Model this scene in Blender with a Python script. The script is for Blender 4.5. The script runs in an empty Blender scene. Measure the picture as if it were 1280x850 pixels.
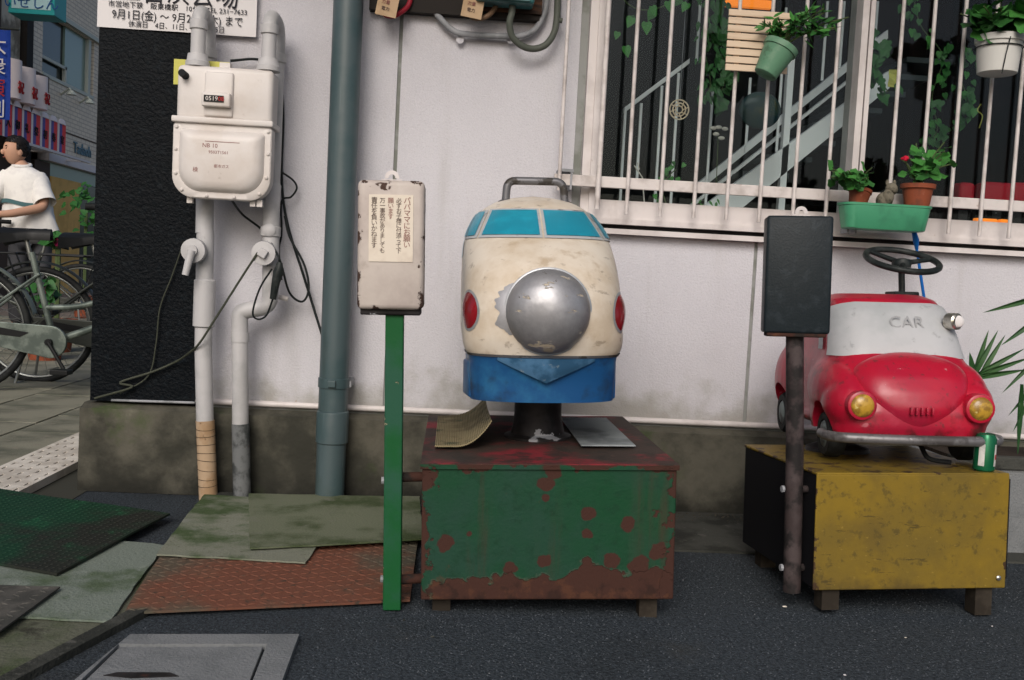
import bpy, bmesh, math, random
from mathutils import Vector, Matrix, noise
random.seed(7)
S = bpy.context.scene
COL = S.collection
rad = math.radians

# ------------------------------------------------------------------ camera
CAM = Vector((0, 0, .75))
F = 1244.0
def cam_axes(p, y, r):
    p, y, r = rad(p), rad(y), rad(r)
    fw = Vector((math.sin(y)*math.cos(p), math.cos(y)*math.cos(p), -math.sin(p)))
    rt = Vector((math.cos(y), -math.sin(y), 0)); dn = fw.cross(rt)
    c, s = math.cos(r), math.sin(r)
    return c*rt - s*dn, s*rt + c*dn, fw
RT, DN, FW = cam_axes(3.7, 3.6, 3.0)
cd = bpy.data.cameras.new('camera'); cam = bpy.data.objects.new('camera', cd); COL.objects.link(cam)
cd.sensor_width = 36; cd.lens = 36*F/1280; cd.clip_end = 500; cd.clip_start = .02
m3 = Matrix((RT, -DN, -FW)).transposed()
cam.matrix_world = Matrix.Translation(CAM) @ m3.to_4x4()
S.camera = cam

# ------------------------------------------------------------------ light
SUN_EL, SUN_AZ = 34, 192      # azimuth of the sun measured clockwise from +Y: behind the camera, a little to the left
w = bpy.data.worlds.new('World'); S.world = w; w.use_nodes = True
nt = w.node_tree
sky = nt.nodes.new('ShaderNodeTexSky'); sky.sky_type = 'NISHITA'; sky.sun_disc = False
sky.sun_elevation = rad(SUN_EL); sky.sun_rotation = rad(SUN_AZ); sky.dust_density = 4; sky.air_density = .8; sky.ozone_density = 1
bg = nt.nodes['Background']; bg.inputs[1].default_value = .10
nt.links.new(sky.outputs[0], bg.inputs[0])
sl = bpy.data.lights.new('sun', 'SUN'); sl.energy = 1.35; sl.angle = rad(30); sl.color = (1, .97, .94)
so = bpy.data.objects.new('sun', sl); COL.objects.link(so)
sd = Vector((math.sin(rad(SUN_AZ))*math.cos(rad(SUN_EL)), math.cos(rad(SUN_AZ))*math.cos(rad(SUN_EL)), math.sin(rad(SUN_EL))))
so.rotation_euler = (-sd).to_track_quat('-Z', 'Y').to_euler(); so.location = (0, 0, 8)
S.view_settings.view_transform = 'Standard'; S.view_settings.look = 'None'; S.view_settings.gamma = 1
S.view_settings.exposure = .20

# ------------------------------------------------------------------ measuring helpers (a photo point at a known real depth)
def ray(px, py): return RT*((px-640)/F) + DN*((py-425)/F) + FW
def at(px, py, y):
    d = ray(px, py); return CAM + d*(y/d.y)
def ground(px, py, z=0):
    d = ray(px, py); return CAM + d*((z-CAM.z)/d.z)
def atx(px, py, x):
    d = ray(px, py); return CAM + d*(x/d.x)

# ------------------------------------------------------------------ materials
def srgb(r, g, b):
    f = lambda c: (c/255/12.92) if c/255 <= .04045 else ((c/255+.055)/1.055)**2.4
    return (f(r), f(g), f(b), 1)
def nn(nt, t, **k):
    n = nt.nodes.new(t)
    for a, v in k.items(): setattr(n, a, v)
    return n
def rgba(c): return tuple(c) if len(c) == 4 else tuple(c)+(1,)
def mask(nt, co, scale, lo, hi, grad=None, detail=8, rough=.6, stretch=None, seed=0, bright=None):
    """soft-edged noise mask; grad = (axis, v0, v1, amp) adds amp*ramp along an axis of the object"""
    v = co
    if stretch or seed:
        mp = nn(nt, 'ShaderNodeMapping'); nt.links.new(co, mp.inputs[0])
        mp.inputs['Scale'].default_value = stretch or (1, 1, 1); mp.inputs['Location'].default_value = (seed*1.7, seed*2.3, seed*.9)
        v = mp.outputs[0]
    n = nn(nt, 'ShaderNodeTexNoise'); n.inputs['Scale'].default_value = scale; n.inputs['Detail'].default_value = detail; n.inputs['Roughness'].default_value = rough
    nt.links.new(v, n.inputs['Vector'])
    out = n.outputs['Fac']
    if grad:
        ax, v0, v1, amp = grad
        sp = nn(nt, 'ShaderNodeSeparateXYZ'); nt.links.new(co, sp.inputs[0])
        mr = nn(nt, 'ShaderNodeMapRange'); nt.links.new(sp.outputs['XYZ'.index(ax)], mr.inputs[0])
        mr.inputs[1].default_value = v0; mr.inputs[2].default_value = v1; mr.inputs[3].default_value = 0; mr.inputs[4].default_value = amp
        ad = nn(nt, 'ShaderNodeMath', operation='ADD'); nt.links.new(out, ad.inputs[0]); nt.links.new(mr.outputs[0], ad.inputs[1]); out = ad.outputs[0]
    mr = nn(nt, 'ShaderNodeMapRange'); mr.interpolation_type = 'SMOOTHSTEP'; nt.links.new(out, mr.inputs[0])
    mr.inputs[1].default_value = lo; mr.inputs[2].default_value = hi
    return mr.outputs[0]
MATS = {}
def mat(name, base, rough=.6, metal=0, layers=(), bump=0, bscale=80, bdetail=4, spots=(), spot_col=None, spec=.16, bump2=None, coat=0):
    """layers: dicts(c=colour, s=scale, lo, hi, g=grad, rough=, metal=, seed=, stretch=, amt=)"""
    m = bpy.data.materials.new(name); m.use_nodes = True; MATS[name] = m
    t = m.node_tree; L = t.links.new; p = t.nodes['Principled BSDF']
    tc = nn(t, 'ShaderNodeTexCoord'); co = tc.outputs['Object']
    p.inputs['Roughness'].default_value = rough; p.inputs['Metallic'].default_value = metal
    p.inputs['Specular IOR Level'].default_value = spec; p.inputs['Coat Weight'].default_value = coat; p.inputs['Coat Roughness'].default_value = .15
    rg = nn(t, 'ShaderNodeRGB'); rg.outputs[0].default_value = rgba(base); col = rg.outputs[0]
    vr = nn(t, 'ShaderNodeValue'); vr.outputs[0].default_value = rough; ro = vr.outputs[0]
    vm = nn(t, 'ShaderNodeValue'); vm.outputs[0].default_value = metal; me = vm.outputs[0]
    hgt = None
    def over(col, ro, me, fac, c, r, k):
        mx = nn(t, 'ShaderNodeMix', data_type='RGBA'); L(fac, mx.inputs['Factor']); L(col, mx.inputs['A']); mx.inputs['B'].default_value = rgba(c)
        a = nn(t, 'ShaderNodeMix', data_type='FLOAT'); L(fac, a.inputs['Factor']); L(ro, a.inputs['A']); a.inputs['B'].default_value = r
        b = nn(t, 'ShaderNodeMix', data_type='FLOAT'); L(fac, b.inputs['Factor']); L(me, b.inputs['A']); b.inputs['B'].default_value = k
        return mx.outputs['Result'], a.outputs['Result'], b.outputs['Result']
    for i, l in enumerate(layers):
        f = mask(t, co, l['s'], l.get('lo', .45), l.get('hi', .6), l.get('g'), l.get('d', 8), l.get('nr', .6), l.get('stretch'), l.get('seed', i+1))
        if 'amt' in l:
            q = nn(t, 'ShaderNodeMath', operation='MULTIPLY'); L(f, q.inputs[0]); q.inputs[1].default_value = l['amt']; f = q.outputs[0]
        col, ro, me = over(col, ro, me, f, l['c'], l.get('rough', rough), l.get('metal', metal))
        if l.get('h'):
            q = nn(t, 'ShaderNodeMath', operation='MULTIPLY'); L(f, q.inputs[0]); q.inputs[1].default_value = l['h']
            if hgt is None: hgt = q.outputs[0]
            else:
                a = nn(t, 'ShaderNodeMath', operation='ADD'); L(hgt, a.inputs[0]); L(q.outputs[0], a.inputs[1]); hgt = a.outputs[0]
    if spots:
        nz = nn(t, 'ShaderNodeTexNoise'); nz.inputs['Scale'].default_value = 38; nz.inputs['Detail'].default_value = 7; L(co, nz.inputs['Vector'])
        acc = None
        for (x, y, z, r) in spots:
            vd = nn(t, 'ShaderNodeVectorMath', operation='DISTANCE'); L(co, vd.inputs[0]); vd.inputs[1].default_value = (x, y, z)
            dv = nn(t, 'ShaderNodeMath', operation='DIVIDE'); L(vd.outputs['Value'], dv.inputs[0]); dv.inputs[1].default_value = r
            if acc is None: acc = dv.outputs[0]
            else:
                mn = nn(t, 'ShaderNodeMath', operation='MINIMUM'); L(acc, mn.inputs[0]); L(dv.outputs[0], mn.inputs[1]); acc = mn.outputs[0]
        a = nn(t, 'ShaderNodeMath', operation='MULTIPLY_ADD'); L(nz.outputs['Fac'], a.inputs[0]); a.inputs[1].default_value = 1.6; L(acc, a.inputs[2])
        mr = nn(t, 'ShaderNodeMapRange'); L(a.outputs[0], mr.inputs[0]); mr.inputs[1].default_value = 1.78; mr.inputs[2].default_value = 1.66
        col, ro, me = over(col, ro, me, mr.outputs[0], spot_col, .9, 0)
    L(col, p.inputs['Base Color']); L(ro, p.inputs['Roughness']); L(me, p.inputs['Metallic'])
    last = None
    if hgt is not None:
        b = nn(t, 'ShaderNodeBump'); b.inputs['Strength'].default_value = 1; b.inputs['Distance'].default_value = .001; L(hgt, b.inputs['Height']); last = b.outputs[0]
    for (bs, sc, de) in [(bump, bscale, bdetail)] + ([bump2] if bump2 else []):
        if not bs: continue
        n = nn(t, 'ShaderNodeTexNoise'); n.inputs['Scale'].default_value = sc; n.inputs['Detail'].default_value = de; L(co, n.inputs['Vector'])
        b = nn(t, 'ShaderNodeBump'); b.inputs['Strength'].default_value = 1; b.inputs['Distance'].default_value = bs; L(n.outputs['Fac'], b.inputs['Height'])
        if last: L(last, b.inputs['Normal'])
        last = b.outputs[0]
    if last: L(last, p.inputs['Normal'])
    return m
def emis(name, c, s):
    m = mat(name, c, .5); p = m.node_tree.nodes['Principled BSDF']; p.inputs['Emission Color'].default_value = rgba(c); p.inputs['Emission Strength'].default_value = s; return m
RUST = (.052, .023, .017); RUST2 = (.10, .042, .022); GRIME = (.05, .045, .035)
white_wall = mat('white_render', (.56, .555, .595), .75, layers=[dict(c=(.48, .47, .505), s=1.3, lo=.4, hi=.75), dict(c=(.64, .63, .65), s=330, lo=.52, hi=.62, d=2, amt=.5), dict(c=(.43, .43, .45), s=260, lo=.56, hi=.66, d=2, amt=.45), dict(c=(.40, .39, .385), s=7, lo=.52, hi=.78, amt=.6, stretch=(1, 1, .10)), dict(c=(.30, .29, .26), s=5, lo=.70, hi=1.0, g=('Z', .52, .3, .46), amt=.85), dict(c=(.33, .27, .22), s=26, lo=.72, hi=.76, amt=.6)], bump=.0022, bscale=160, bdetail=3)
dark_wall = mat('dark_stucco', (.0028, .0042, .006), .45, layers=[dict(c=(.006, .009, .012), s=60, lo=.5, hi=.7)], bump=.0032, bscale=120, bdetail=3, spec=.07)
seam_m = mat('seam_mastic', (.27, .28, .27), .8, layers=[dict(c=(.18, .19, .17), s=8)])
plinth_m = mat('plinth_concrete', (.10, .095, .075), .9, layers=[dict(c=(.035, .035, .028), s=3.5, lo=.42, hi=.62), dict(c=(.23, .22, .17), s=2.6, lo=.56, hi=.72, seed=9), dict(c=(.05, .075, .025), s=4, lo=.56, hi=.72, seed=4), dict(c=(.022, .022, .018), s=5, lo=.55, hi=.85, g=('Z', .14, 0, .35))], bump=.004, bscale=45, bdetail=8)
asphalt = mat('asphalt', (.045, .055, .064), .85, layers=[dict(c=(.024, .030, .036), s=110, lo=.45, hi=.58, d=3), dict(c=(.075, .090, .108), s=170, lo=.56, hi=.66, d=2), dict(c=(.020, .021, .021), s=1.3, lo=.45, hi=.7, amt=.6), dict(c=(.055, .054, .048), s=4, lo=.58, hi=.75, amt=.4)], bump=.006, bscale=170, bdetail=4, spec=.14)
gutter_m = mat('gutter_concrete', (.06, .062, .055), .9, layers=[dict(c=(.03, .032, .028), s=6), dict(c=(.09, .09, .08), s=25, lo=.6, hi=.7)], bump=.003, bscale=120)
slabcon = mat('mossy_concrete', (.11, .115, .085), .92, layers=[dict(c=(.05, .07, .03), s=5, lo=.45, hi=.65), dict(c=(.04, .04, .03), s=14, lo=.55, hi=.7)], bump=.003, bscale=110)
cover_m = mat('cover_concrete', (.19, .20, .205), .9, layers=[dict(c=(.12, .13, .135), s=6, lo=.4, hi=.7), dict(c=(.2, .21, .22), s=110, lo=.62, hi=.7)], bump=.003, bscale=160)
pave_m = mat('paving', (.23, .225, .175), .85, layers=[dict(c=(.10, .105, .08), s=3, lo=.4, hi=.7), dict(c=(.22, .20, .16), s=20, lo=.58, hi=.7)], bump=.002, bscale=150)
grout_m = mat('grout', (.05, .05, .04), .95)
street_m = mat('street_paving', (.21, .17, .14), .85, layers=[dict(c=(.14, .12, .1), s=2)])
board_m = mat('worn_board', (.19, .20, .155), .9, layers=[dict(c=(.055, .085, .035), s=6, lo=.45, hi=.66), dict(c=(.21, .22, .19), s=9, lo=.57, hi=.75, seed=5), dict(c=(.06, .055, .04), s=40, lo=.62, hi=.72)], bump=.003, bscale=140)
board2_m = mat('olive_board', (.14, .155, .105), .9, layers=[dict(c=(.05, .07, .03), s=5, lo=.45, hi=.66), dict(c=(.15, .155, .12), s=14, lo=.58, hi=.75, seed=5)], bump=.003, bscale=150)
board3_m = mat('pale_board', (.17, .20, .17), .9, layers=[dict(c=(.075, .105, .06), s=6, lo=.45, hi=.66), dict(c=(.26, .29, .26), s=12, lo=.58, hi=.75, seed=5)], bump=.003, bscale=150)
green_rub = mat('green_rubber', (.010, .042, .022), .6, layers=[dict(c=(.02, .022, .018), s=4, lo=.42, hi=.62), dict(c=(.014, .085, .038), s=9, lo=.55, hi=.75)], bump=.001, bscale=200)
rust_plate = mat('rust_plate', (.15, .060, .038), .8, layers=[dict(c=(.090, .080, .058), s=2.6, lo=.40, hi=.58), dict(c=(.16, .072, .045), s=6, lo=.55, hi=.72), dict(c=(.05, .04, .03), s=50, lo=.55, hi=.7)], bump=.0012, bscale=150)
dark_plate = mat('dark_plate', (.055, .055, .05), .75, layers=[dict(c=(.10, .095, .085), s=8)], bump=.001, bscale=150)
strip_m = mat('pale_plate', (.66, .62, .55), .7, layers=[dict(c=(.48, .44, .38), s=6), dict(c=(.2, .17, .14), s=30, lo=.62, hi=.75)])
BX0, BX1, BY0, BY1, BZ0, BZ1 = -.034, .525, 2.14, 2.87, .042, .345
green_box = mat('green_box_paint', (.005, .052, .020), .6, layers=[dict(c=(.013, .050, .032), s=3.2, lo=.4, hi=.65), dict(c=(.005, .034, .016), s=40, lo=.5, hi=.7, amt=.6), dict(c=(.035, .05, .035), s=9, lo=.52, hi=.75, amt=.5, stretch=(1, 1, .10)), dict(c=(.05, .030, .020), s=13, lo=.58, hi=.72, amt=.6, stretch=(1, 1, .09), seed=31),
    dict(c=(.06, .08, .055), amt=.6, s=7, lo=.770, hi=.785, g=('Z', .160, .050, .44), d=12, nr=.55, seed=5), dict(c=RUST, s=7, lo=.785, hi=.80, g=('Z', .160, .050, .44), rough=.9, h=-1.4, d=12, nr=.55, seed=5), dict(c=RUST2, s=30, lo=.66, hi=.8, g=('Z', .13, .05, .2), rough=.9, amt=.5), dict(c=(.02, .012, .010), s=24, lo=.66, hi=.8, g=('Z', .12, .05, .2), rough=.9, amt=.6), dict(c=RUST, s=11, lo=.70, hi=.73, g=('Z', .30, .345, .28), rough=.9, h=-1, d=12), dict(c=RUST, s=16, lo=.70, hi=.73, g=('X', BX0+.05, BX0, .26), rough=.9, h=-1, seed=21), dict(c=RUST, s=16, lo=.70, hi=.73, g=('X', BX1-.07, BX1, .26), rough=.9, h=-1, seed=22)],
    spots=[(.02, 2.14, .17, 0.0213), (.33, 2.14, .235, 0.0156), (.33, 2.14, .19, 0.0148), (.415, 2.14, .21, 0.0180), (.235, 2.14, .13, 0.0164), (.235, 2.14, .30, 0.0180), (.235, 2.14, .27, 0.0098), (.245, 2.14, .335, 0.0246), (.385, 2.14, .13, 0.0180), (.445, 2.14, .115, 0.0246), (.49, 2.14, .15, 0.0213), (.16, 2.14, .115, 0.0164), (-.035, 2.14, .31, 0.0328), (.07, 2.14, .19, 0.0066)], spot_col=RUST, bump=.0008, bscale=120, spec=.2)
red_top = mat('red_worn_top', (.21, .024, .032), .7, layers=[dict(c=(.05, .035, .028), s=5.5, lo=.36, hi=.52), dict(c=(.03, .026, .022), s=16, lo=.5, hi=.62, amt=.8), dict(c=(.16, .10, .075), s=45, lo=.66, hi=.72)], bump=.0012, bscale=90)
rust_m = mat('rusty_iron', RUST, .85, layers=[dict(c=(.02, .017, .015), s=20), dict(c=RUST2, s=30, lo=.58, hi=.7)], bump=.001, bscale=100)
green_post = mat('green_post_paint', (.008, .085, .024), .5, layers=[dict(c=(.02, .085, .05), s=4), dict(c=(.35, .30, .2), s=26, lo=.67, hi=.69, h=-1), dict(c=RUST, s=10, lo=.72, hi=.76, seed=8)], bump=.0005, bscale=90)
sign_white_old = 0
sign_white = mat('sign_box_paint', (.52, .465, .42), .55, layers=[dict(c=(.40, .34, .31), s=6, lo=.45, hi=.7), dict(c=(.27, .22, .18), s=20, lo=.56, hi=.75, amt=.55), dict(c=(.32, .24, .18), s=10, lo=.55, hi=.75, amt=.5, stretch=(1, 1, .1)), dict(c=(.06, .033, .024), s=28, lo=.74, hi=.765, g=('X', -.150, -.176, .24), rough=.9, h=-1, seed=41), dict(c=(.06, .033, .024), s=28, lo=.74, hi=.765, g=('X', -.06, -.035, .24), rough=.9, h=-1, seed=42), dict(c=(.06, .033, .024), s=28, lo=.74, hi=.765, g=('Z', .925, .95, .24), rough=.9, h=-1, seed=43), dict(c=(.06, .033, .024), s=28, lo=.74, hi=.765, g=('Z', .70, .676, .24), rough=.9, h=-1, seed=44)], bump=.0006, bscale=60)
paper = mat('notice_paper', (.70, .63, .53), .7, layers=[dict(c=(.56, .48, .40), s=14, lo=.5, hi=.75)])
ink = mat('ink', (.10, .07, .065), .8); blackink = mat('black_ink', (.02, .02, .025), .7)
faded_ink = mat('faded_red_ink', (.24, .10, .09), .8)
cream = mat('cream_paint', (.71, .645, .55), .42, layers=[dict(c=(.53, .43, .31), s=5, lo=.42, hi=.7), dict(c=(.40, .30, .19), s=12, lo=.58, hi=.72, amt=.7), dict(c=(.17, .12, .08), s=26, lo=.60, hi=.72, amt=.6), dict(c=(.20, .15, .10), s=16, lo=.62, hi=.70, amt=.55, stretch=(1, 1, 3), seed=15), dict(c=(.36, .36, .35), s=70, lo=.71, hi=.74, amt=.6), dict(c=(.26, .19, .12), s=8, lo=.80, hi=1.0, g=('Z', .63, .57, .3), amt=.7)], bump=.0009, bscale=14, spec=.5)
blue_paint = mat('blue_paint', (.010, .075, .215), .42, layers=[dict(c=(.03, .17, .33), s=6, lo=.45, hi=.7), dict(c=(.015, .03, .06), s=12, lo=.50, hi=.68, amt=.75), dict(c=(.55, .5, .42), s=24, lo=.73, hi=.745)], bump=.0005, bscale=30)
glass_paint = mat('turquoise_paint', (.012, .25, .36), .3, layers=[dict(c=(.015, .34, .47), s=9, lo=.45, hi=.7)])
silver = mat('silver_paint', (.44, .44, .455), .42, .65, layers=[dict(c=(.27, .27, .28), s=6, lo=.42, hi=.65, rough=.6), dict(c=(.52, .50, .47), s=7, lo=.60, hi=.63, metal=0, rough=.7, h=-1), dict(c=(.46, .40, .31), s=13, lo=.62, hi=.65, metal=0, rough=.7, stretch=(1, 1, 2.5), h=-1), dict(c=(.09, .08, .075), s=24, lo=.66, hi=.70, metal=0, rough=.8)], bump=.0014, bscale=22)
trim_silver = mat('trim_silver', (.42, .44, .46), .45, .5, layers=[dict(c=(.2, .2, .2), s=30, lo=.55, hi=.7)])
trim_pale = mat('trim_pale', (.50, .52, .53), .5, .2, layers=[dict(c=(.22, .22, .22), s=30, lo=.52, hi=.7)])
lens_red = mat('red_lens', (.22, .008, .014), .22, layers=[dict(c=(.17, .01, .012), s=20)], coat=.4)
handle_m = mat('handle_steel', (.16, .16, .17), .45, .5, layers=[dict(c=(.05, .045, .04), s=25, lo=.5, hi=.6, metal=0)])
dark_iron = mat('dark_iron', (.024, .022, .023), .55, layers=[dict(c=(.012, .011, .011), s=12), dict(c=(.30, .31, .33), s=9, lo=.62, hi=.64), dict(c=RUST, s=16, lo=.6, hi=.68, seed=6)], bump=.001, bscale=50)
post_brown = mat('post_brown', (.045, .034, .034), .5, layers=[dict(c=(.07, .055, .055), s=10), dict(c=(.02, .018, .018), s=20)], bump=.0005)
black_box = mat('black_box_paint', (.013, .019, .023), .42, layers=[dict(c=(.022, .03, .036), s=40, lo=.5, hi=.7), dict(c=(.04, .045, .05), s=9, lo=.6, hi=.8, amt=.5)], bump=.0006, bscale=220)
black_steel = mat('black_steel', (.008, .008, .010), .6)
yellow_m = mat('yellow_box_paint', (.215, .142, .018), .5, layers=[dict(c=(.15, .105, .022), s=4, lo=.38, hi=.64), dict(c=(.115, .080, .022), s=8, lo=.46, hi=.70, amt=.6, seed=6), dict(c=(.06, .048, .02), s=45, lo=.54, hi=.68, amt=.55), dict(c=(.36, .24, .05), s=60, lo=.62, hi=.70, amt=.5, seed=11, stretch=(1, 1, 2)), dict(c=(.04, .032, .016), s=55, lo=.64, hi=.68, amt=.6, stretch=(.3, 1, 1.6), seed=17), dict(c=(.07, .05, .02), s=10, lo=.70, hi=.95, g=('Z', .15, .06, .3), amt=.7), dict(c=(.05, .03, .018), s=24, lo=.76, hi=.79, g=('Z', .315, .331, .2)), dict(c=(.05, .03, .018), s=24, lo=.78, hi=.81, g=('X', .885, .862, .25)), dict(c=(.05, .03, .018), s=24, lo=.78, hi=.81, g=('X', 1.32, 1.345, .25))], bump=.0007, bscale=60)
leg_m = mat('leg_brown', (.026, .021, .016), .8, layers=[dict(c=(.04, .033, .025), s=20)])
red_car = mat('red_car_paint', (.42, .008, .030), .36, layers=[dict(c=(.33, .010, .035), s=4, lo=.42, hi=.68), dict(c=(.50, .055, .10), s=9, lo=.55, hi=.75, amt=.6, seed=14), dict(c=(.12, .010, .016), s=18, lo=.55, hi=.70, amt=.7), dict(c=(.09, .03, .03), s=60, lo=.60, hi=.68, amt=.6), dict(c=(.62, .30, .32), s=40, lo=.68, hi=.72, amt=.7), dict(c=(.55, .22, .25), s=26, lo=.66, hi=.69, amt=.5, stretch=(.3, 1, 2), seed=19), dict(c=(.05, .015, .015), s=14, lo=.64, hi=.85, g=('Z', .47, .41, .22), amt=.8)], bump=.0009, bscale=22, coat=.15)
screen_m = mat('windscreen_paint', (.44, .45, .465), .5, layers=[dict(c=(.36, .38, .39), s=7, lo=.42, hi=.7), dict(c=(.26, .27, .28), s=30, lo=.6, hi=.7, amt=.7), dict(c=(.35, .05, .07), s=26, lo=.73, hi=.75)], bump=.0005)
bumper_m = mat('bumper_chrome', (.18, .175, .18), .45, .5, layers=[dict(c=(.06, .055, .055), s=22, lo=.45, hi=.6, metal=0), dict(c=(.5, .5, .5), s=40, lo=.62, hi=.7)], bump=.001, bscale=60)
lamp_y = mat('amber_lens', (.46, .27, .03), .3, layers=[dict(c=(.25, .14, .02), s=40, lo=.45, hi=.6), dict(c=(.6, .5, .2), s=60, lo=.62, hi=.7)], bump=.001, bscale=120, coat=.3)
rubber = mat('black_rubber', (.010, .011, .012), .65, layers=[dict(c=(.02, .022, .022), s=20)])
hub_m = mat('hub_grey', (.19, .23, .23), .55, layers=[dict(c=(.09, .10, .10), s=25)])
plastic_blk = mat('black_plastic', (.014, .018, .018), .4, layers=[dict(c=(.03, .035, .034), s=30)])
chrome = mat('chrome', (.55, .53, .48), .28, .9, layers=[dict(c=(.2, .17, .13), s=40, lo=.5, hi=.65)])
gas_w = mat('gas_enamel', (.62, .585, .56), .42, layers=[dict(c=(.56, .51, .47), s=6, lo=.45, hi=.7), dict(c=(.30, .26, .22), s=30, lo=.66, hi=.78, amt=.6)], bump=.0006, bscale=60)
pipe_w = mat('pipe_enamel', (.46, .455, .46), .5, layers=[dict(c=(.36, .36, .36), s=8, lo=.45, hi=.7), dict(c=(.20, .17, .14), s=30, lo=.66, hi=.76, amt=.6)], bump=.0006, bscale=70)
pipe_tan = mat('pipe_wrap', (.40, .29, .19), .7, layers=[dict(c=(.32, .21, .12), s=12), dict(c=(.16, .10, .06), s=40, lo=.6, hi=.7)])
pipe_grey = mat('pipe_grey', (.14, .147, .15), .7, layers=[dict(c=(.045, .05, .05), s=14), dict(c=RUST2, s=12, lo=.62, hi=.66, seed=3)])
down_m = mat('downspout_green', (.062, .092, .100), .42, layers=[dict(c=(.045, .078, .085), s=5), dict(c=(.10, .135, .14), s=30, lo=.58, hi=.75, stretch=(1, 1, .05)), dict(c=(.035, .05, .045), s=12, lo=.55, hi=.75, stretch=(1, 1, .15), amt=.6, seed=8), dict(c=(.03, .05, .035), s=6, lo=.75, hi=1, g=('Z', .25, 0, .35), amt=.7)], bump=.0004, bscale=40)
cable_m = mat('black_cable', (.012, .016, .016), .5); cable_g = mat('olive_cable', (.05, .055, .04), .5)
tag_y = mat('yellow_tag', (.52, .50, .12), .6)
teal_m = mat('teal_box', (.03, .12, .125), .4, layers=[dict(c=(.02, .075, .08), s=12)]); wood_b = mat('brown_board', (.095, .045, .025), .75, layers=[dict(c=(.03, .02, .015), s=10, stretch=(1, 1, 6))])
dark_wood = mat('dark_board', (.02, .017, .015), .7)
cond_m = mat('grey_conduit', (.30, .31, .33), .45, layers=[dict(c=(.2, .21, .22), s=12)]); flex_m = mat('flex_conduit', (.085, .095, .08), .5)
red_cable = mat('red_cable', (.30, .02, .035), .45); brown_cable = mat('brown_cable', (.16, .10, .06), .5); card_m = mat('card_tag', (.46, .33, .21), .8, layers=[dict(c=(.4, .28, .17), s=20)])
alu = mat('cream_aluminium', (.64, .60, .59), .45, layers=[dict(c=(.54, .50, .49), s=6), dict(c=(.30, .22, .17), s=26, lo=.66, hi=.76, amt=.6), dict(c=(.38, .34, .31), s=14, lo=.55, hi=.75, amt=.5, stretch=(1, 1, .2))])
RAILS = 1
bar_m = mat('grille_paint', (.62, .58, .565), .40, layers=[dict(c=(.40, .36, .34), s=14, lo=.42, hi=.7), dict(c=(.22, .14, .10), s=30, lo=.65, hi=.75, amt=.7)])
void_m = mat('dark_room', (.0035, .0045, .005), .9, spec=.1)  # the room's darkness is put into this near-black colour
curtain_m = mat('dark_curtain', (.012, .008, .008), .9)
stair_w = mat('stair_white', (.88, .88, .90), .5); stair_d = mat('stair_dark_tread', (.05, .06, .065), .7)  # stair_d is one even dark grey for the treads
rackm = mat('rack_wood', (.70, .56, .42), .6, layers=[dict(c=(.6, .46, .33), s=8, stretch=(.3, 1, 6))])
pot_g = mat('pot_green', (.11, .24, .15), .5, layers=[dict(c=(.16, .28, .19), s=16), dict(c=(.08, .16, .10), s=30, lo=.55, hi=.7)], bump=.0006, bscale=60)
pot_w = mat('pot_white', (.60, .60, .57), .6, layers=[dict(c=(.16, .19, .10), s=16, lo=.78, hi=.95, g=('Z', 1.46, 1.37, .4))]); terra = mat('terracotta', (.24, .065, .032), .75, layers=[dict(c=(.15, .05, .03), s=18), dict(c=(.32, .14, .09), s=40, lo=.6, hi=.7)])
trough_m = mat('trough_green', (.055, .28, .15), .45, layers=[dict(c=(.045, .22, .12), s=8), dict(c=(.10, .07, .04), s=22, lo=.71, hi=.73)], bump=.0004)
soil = mat('soil', (.028, .02, .014), .95, bump=.004, bscale=90); stone_m = mat('figurine_stone', (.16, .145, .11), .9, layers=[dict(c=(.07, .065, .05), s=40)], bump=.003, bscale=90)
blue_pl = mat('blue_plastic', (.01, .12, .42), .35)
def leafmat(n, c, c2):
    m = mat(n, c, .45, layers=[dict(c=c2, s=9, lo=.4, hi=.65)]); p = m.node_tree.nodes['Principled BSDF']
    p.inputs['Subsurface Weight'].default_value = 0; return m
leaf_a = leafmat('leaf_bright', (.06, .22, .045), (.035, .14, .03)); leaf_b = leafmat('leaf_mid', (.035, .13, .032), (.022, .085, .022)); leaf_c = leafmat('leaf_dry', (.25, .10, .04), (.16, .09, .03)); leaf_d = leafmat('leaf_palm', (.022, .075, .025), (.04, .10, .03))
stem_m = mat('stem', (.07, .10, .04), .7); flower_r = mat('flower_red', (.55, .01, .04), .5); flower_p = mat('flower_pink', (.65, .04, .20), .5); flower_w = mat('flower_white', (.6, .55, .5), .6)
can_g = mat('can_green', (.008, .13, .055), .25, .4); can_w = mat('can_label', (.62, .62, .58), .4, layers=[dict(c=(.45, .45, .42), s=30)])
skin = mat('skin', (.50, .29, .20), .55); hair = mat('hair_black', (.010, .009, .009), .5); shirt = mat('white_polo', (.74, .73, .70), .85, layers=[dict(c=(.66, .65, .63), s=9)]); trouser = mat('dark_trousers', (.06, .062, .07), .85); teal_stripe = mat('teal_stripe', (.06, .13, .14), .8)
bike_f = mat('bike_silver', (.16, .19, .17), .4, .3, layers=[dict(c=(.08, .10, .09), s=9)]); bike_f2 = mat('bike_grey', (.05, .055, .05), .4, .5); steel = mat('bike_steel', (.22, .23, .22), .35, .7); bike_blk = mat('bike_black', (.010, .011, .012), .4)
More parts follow.
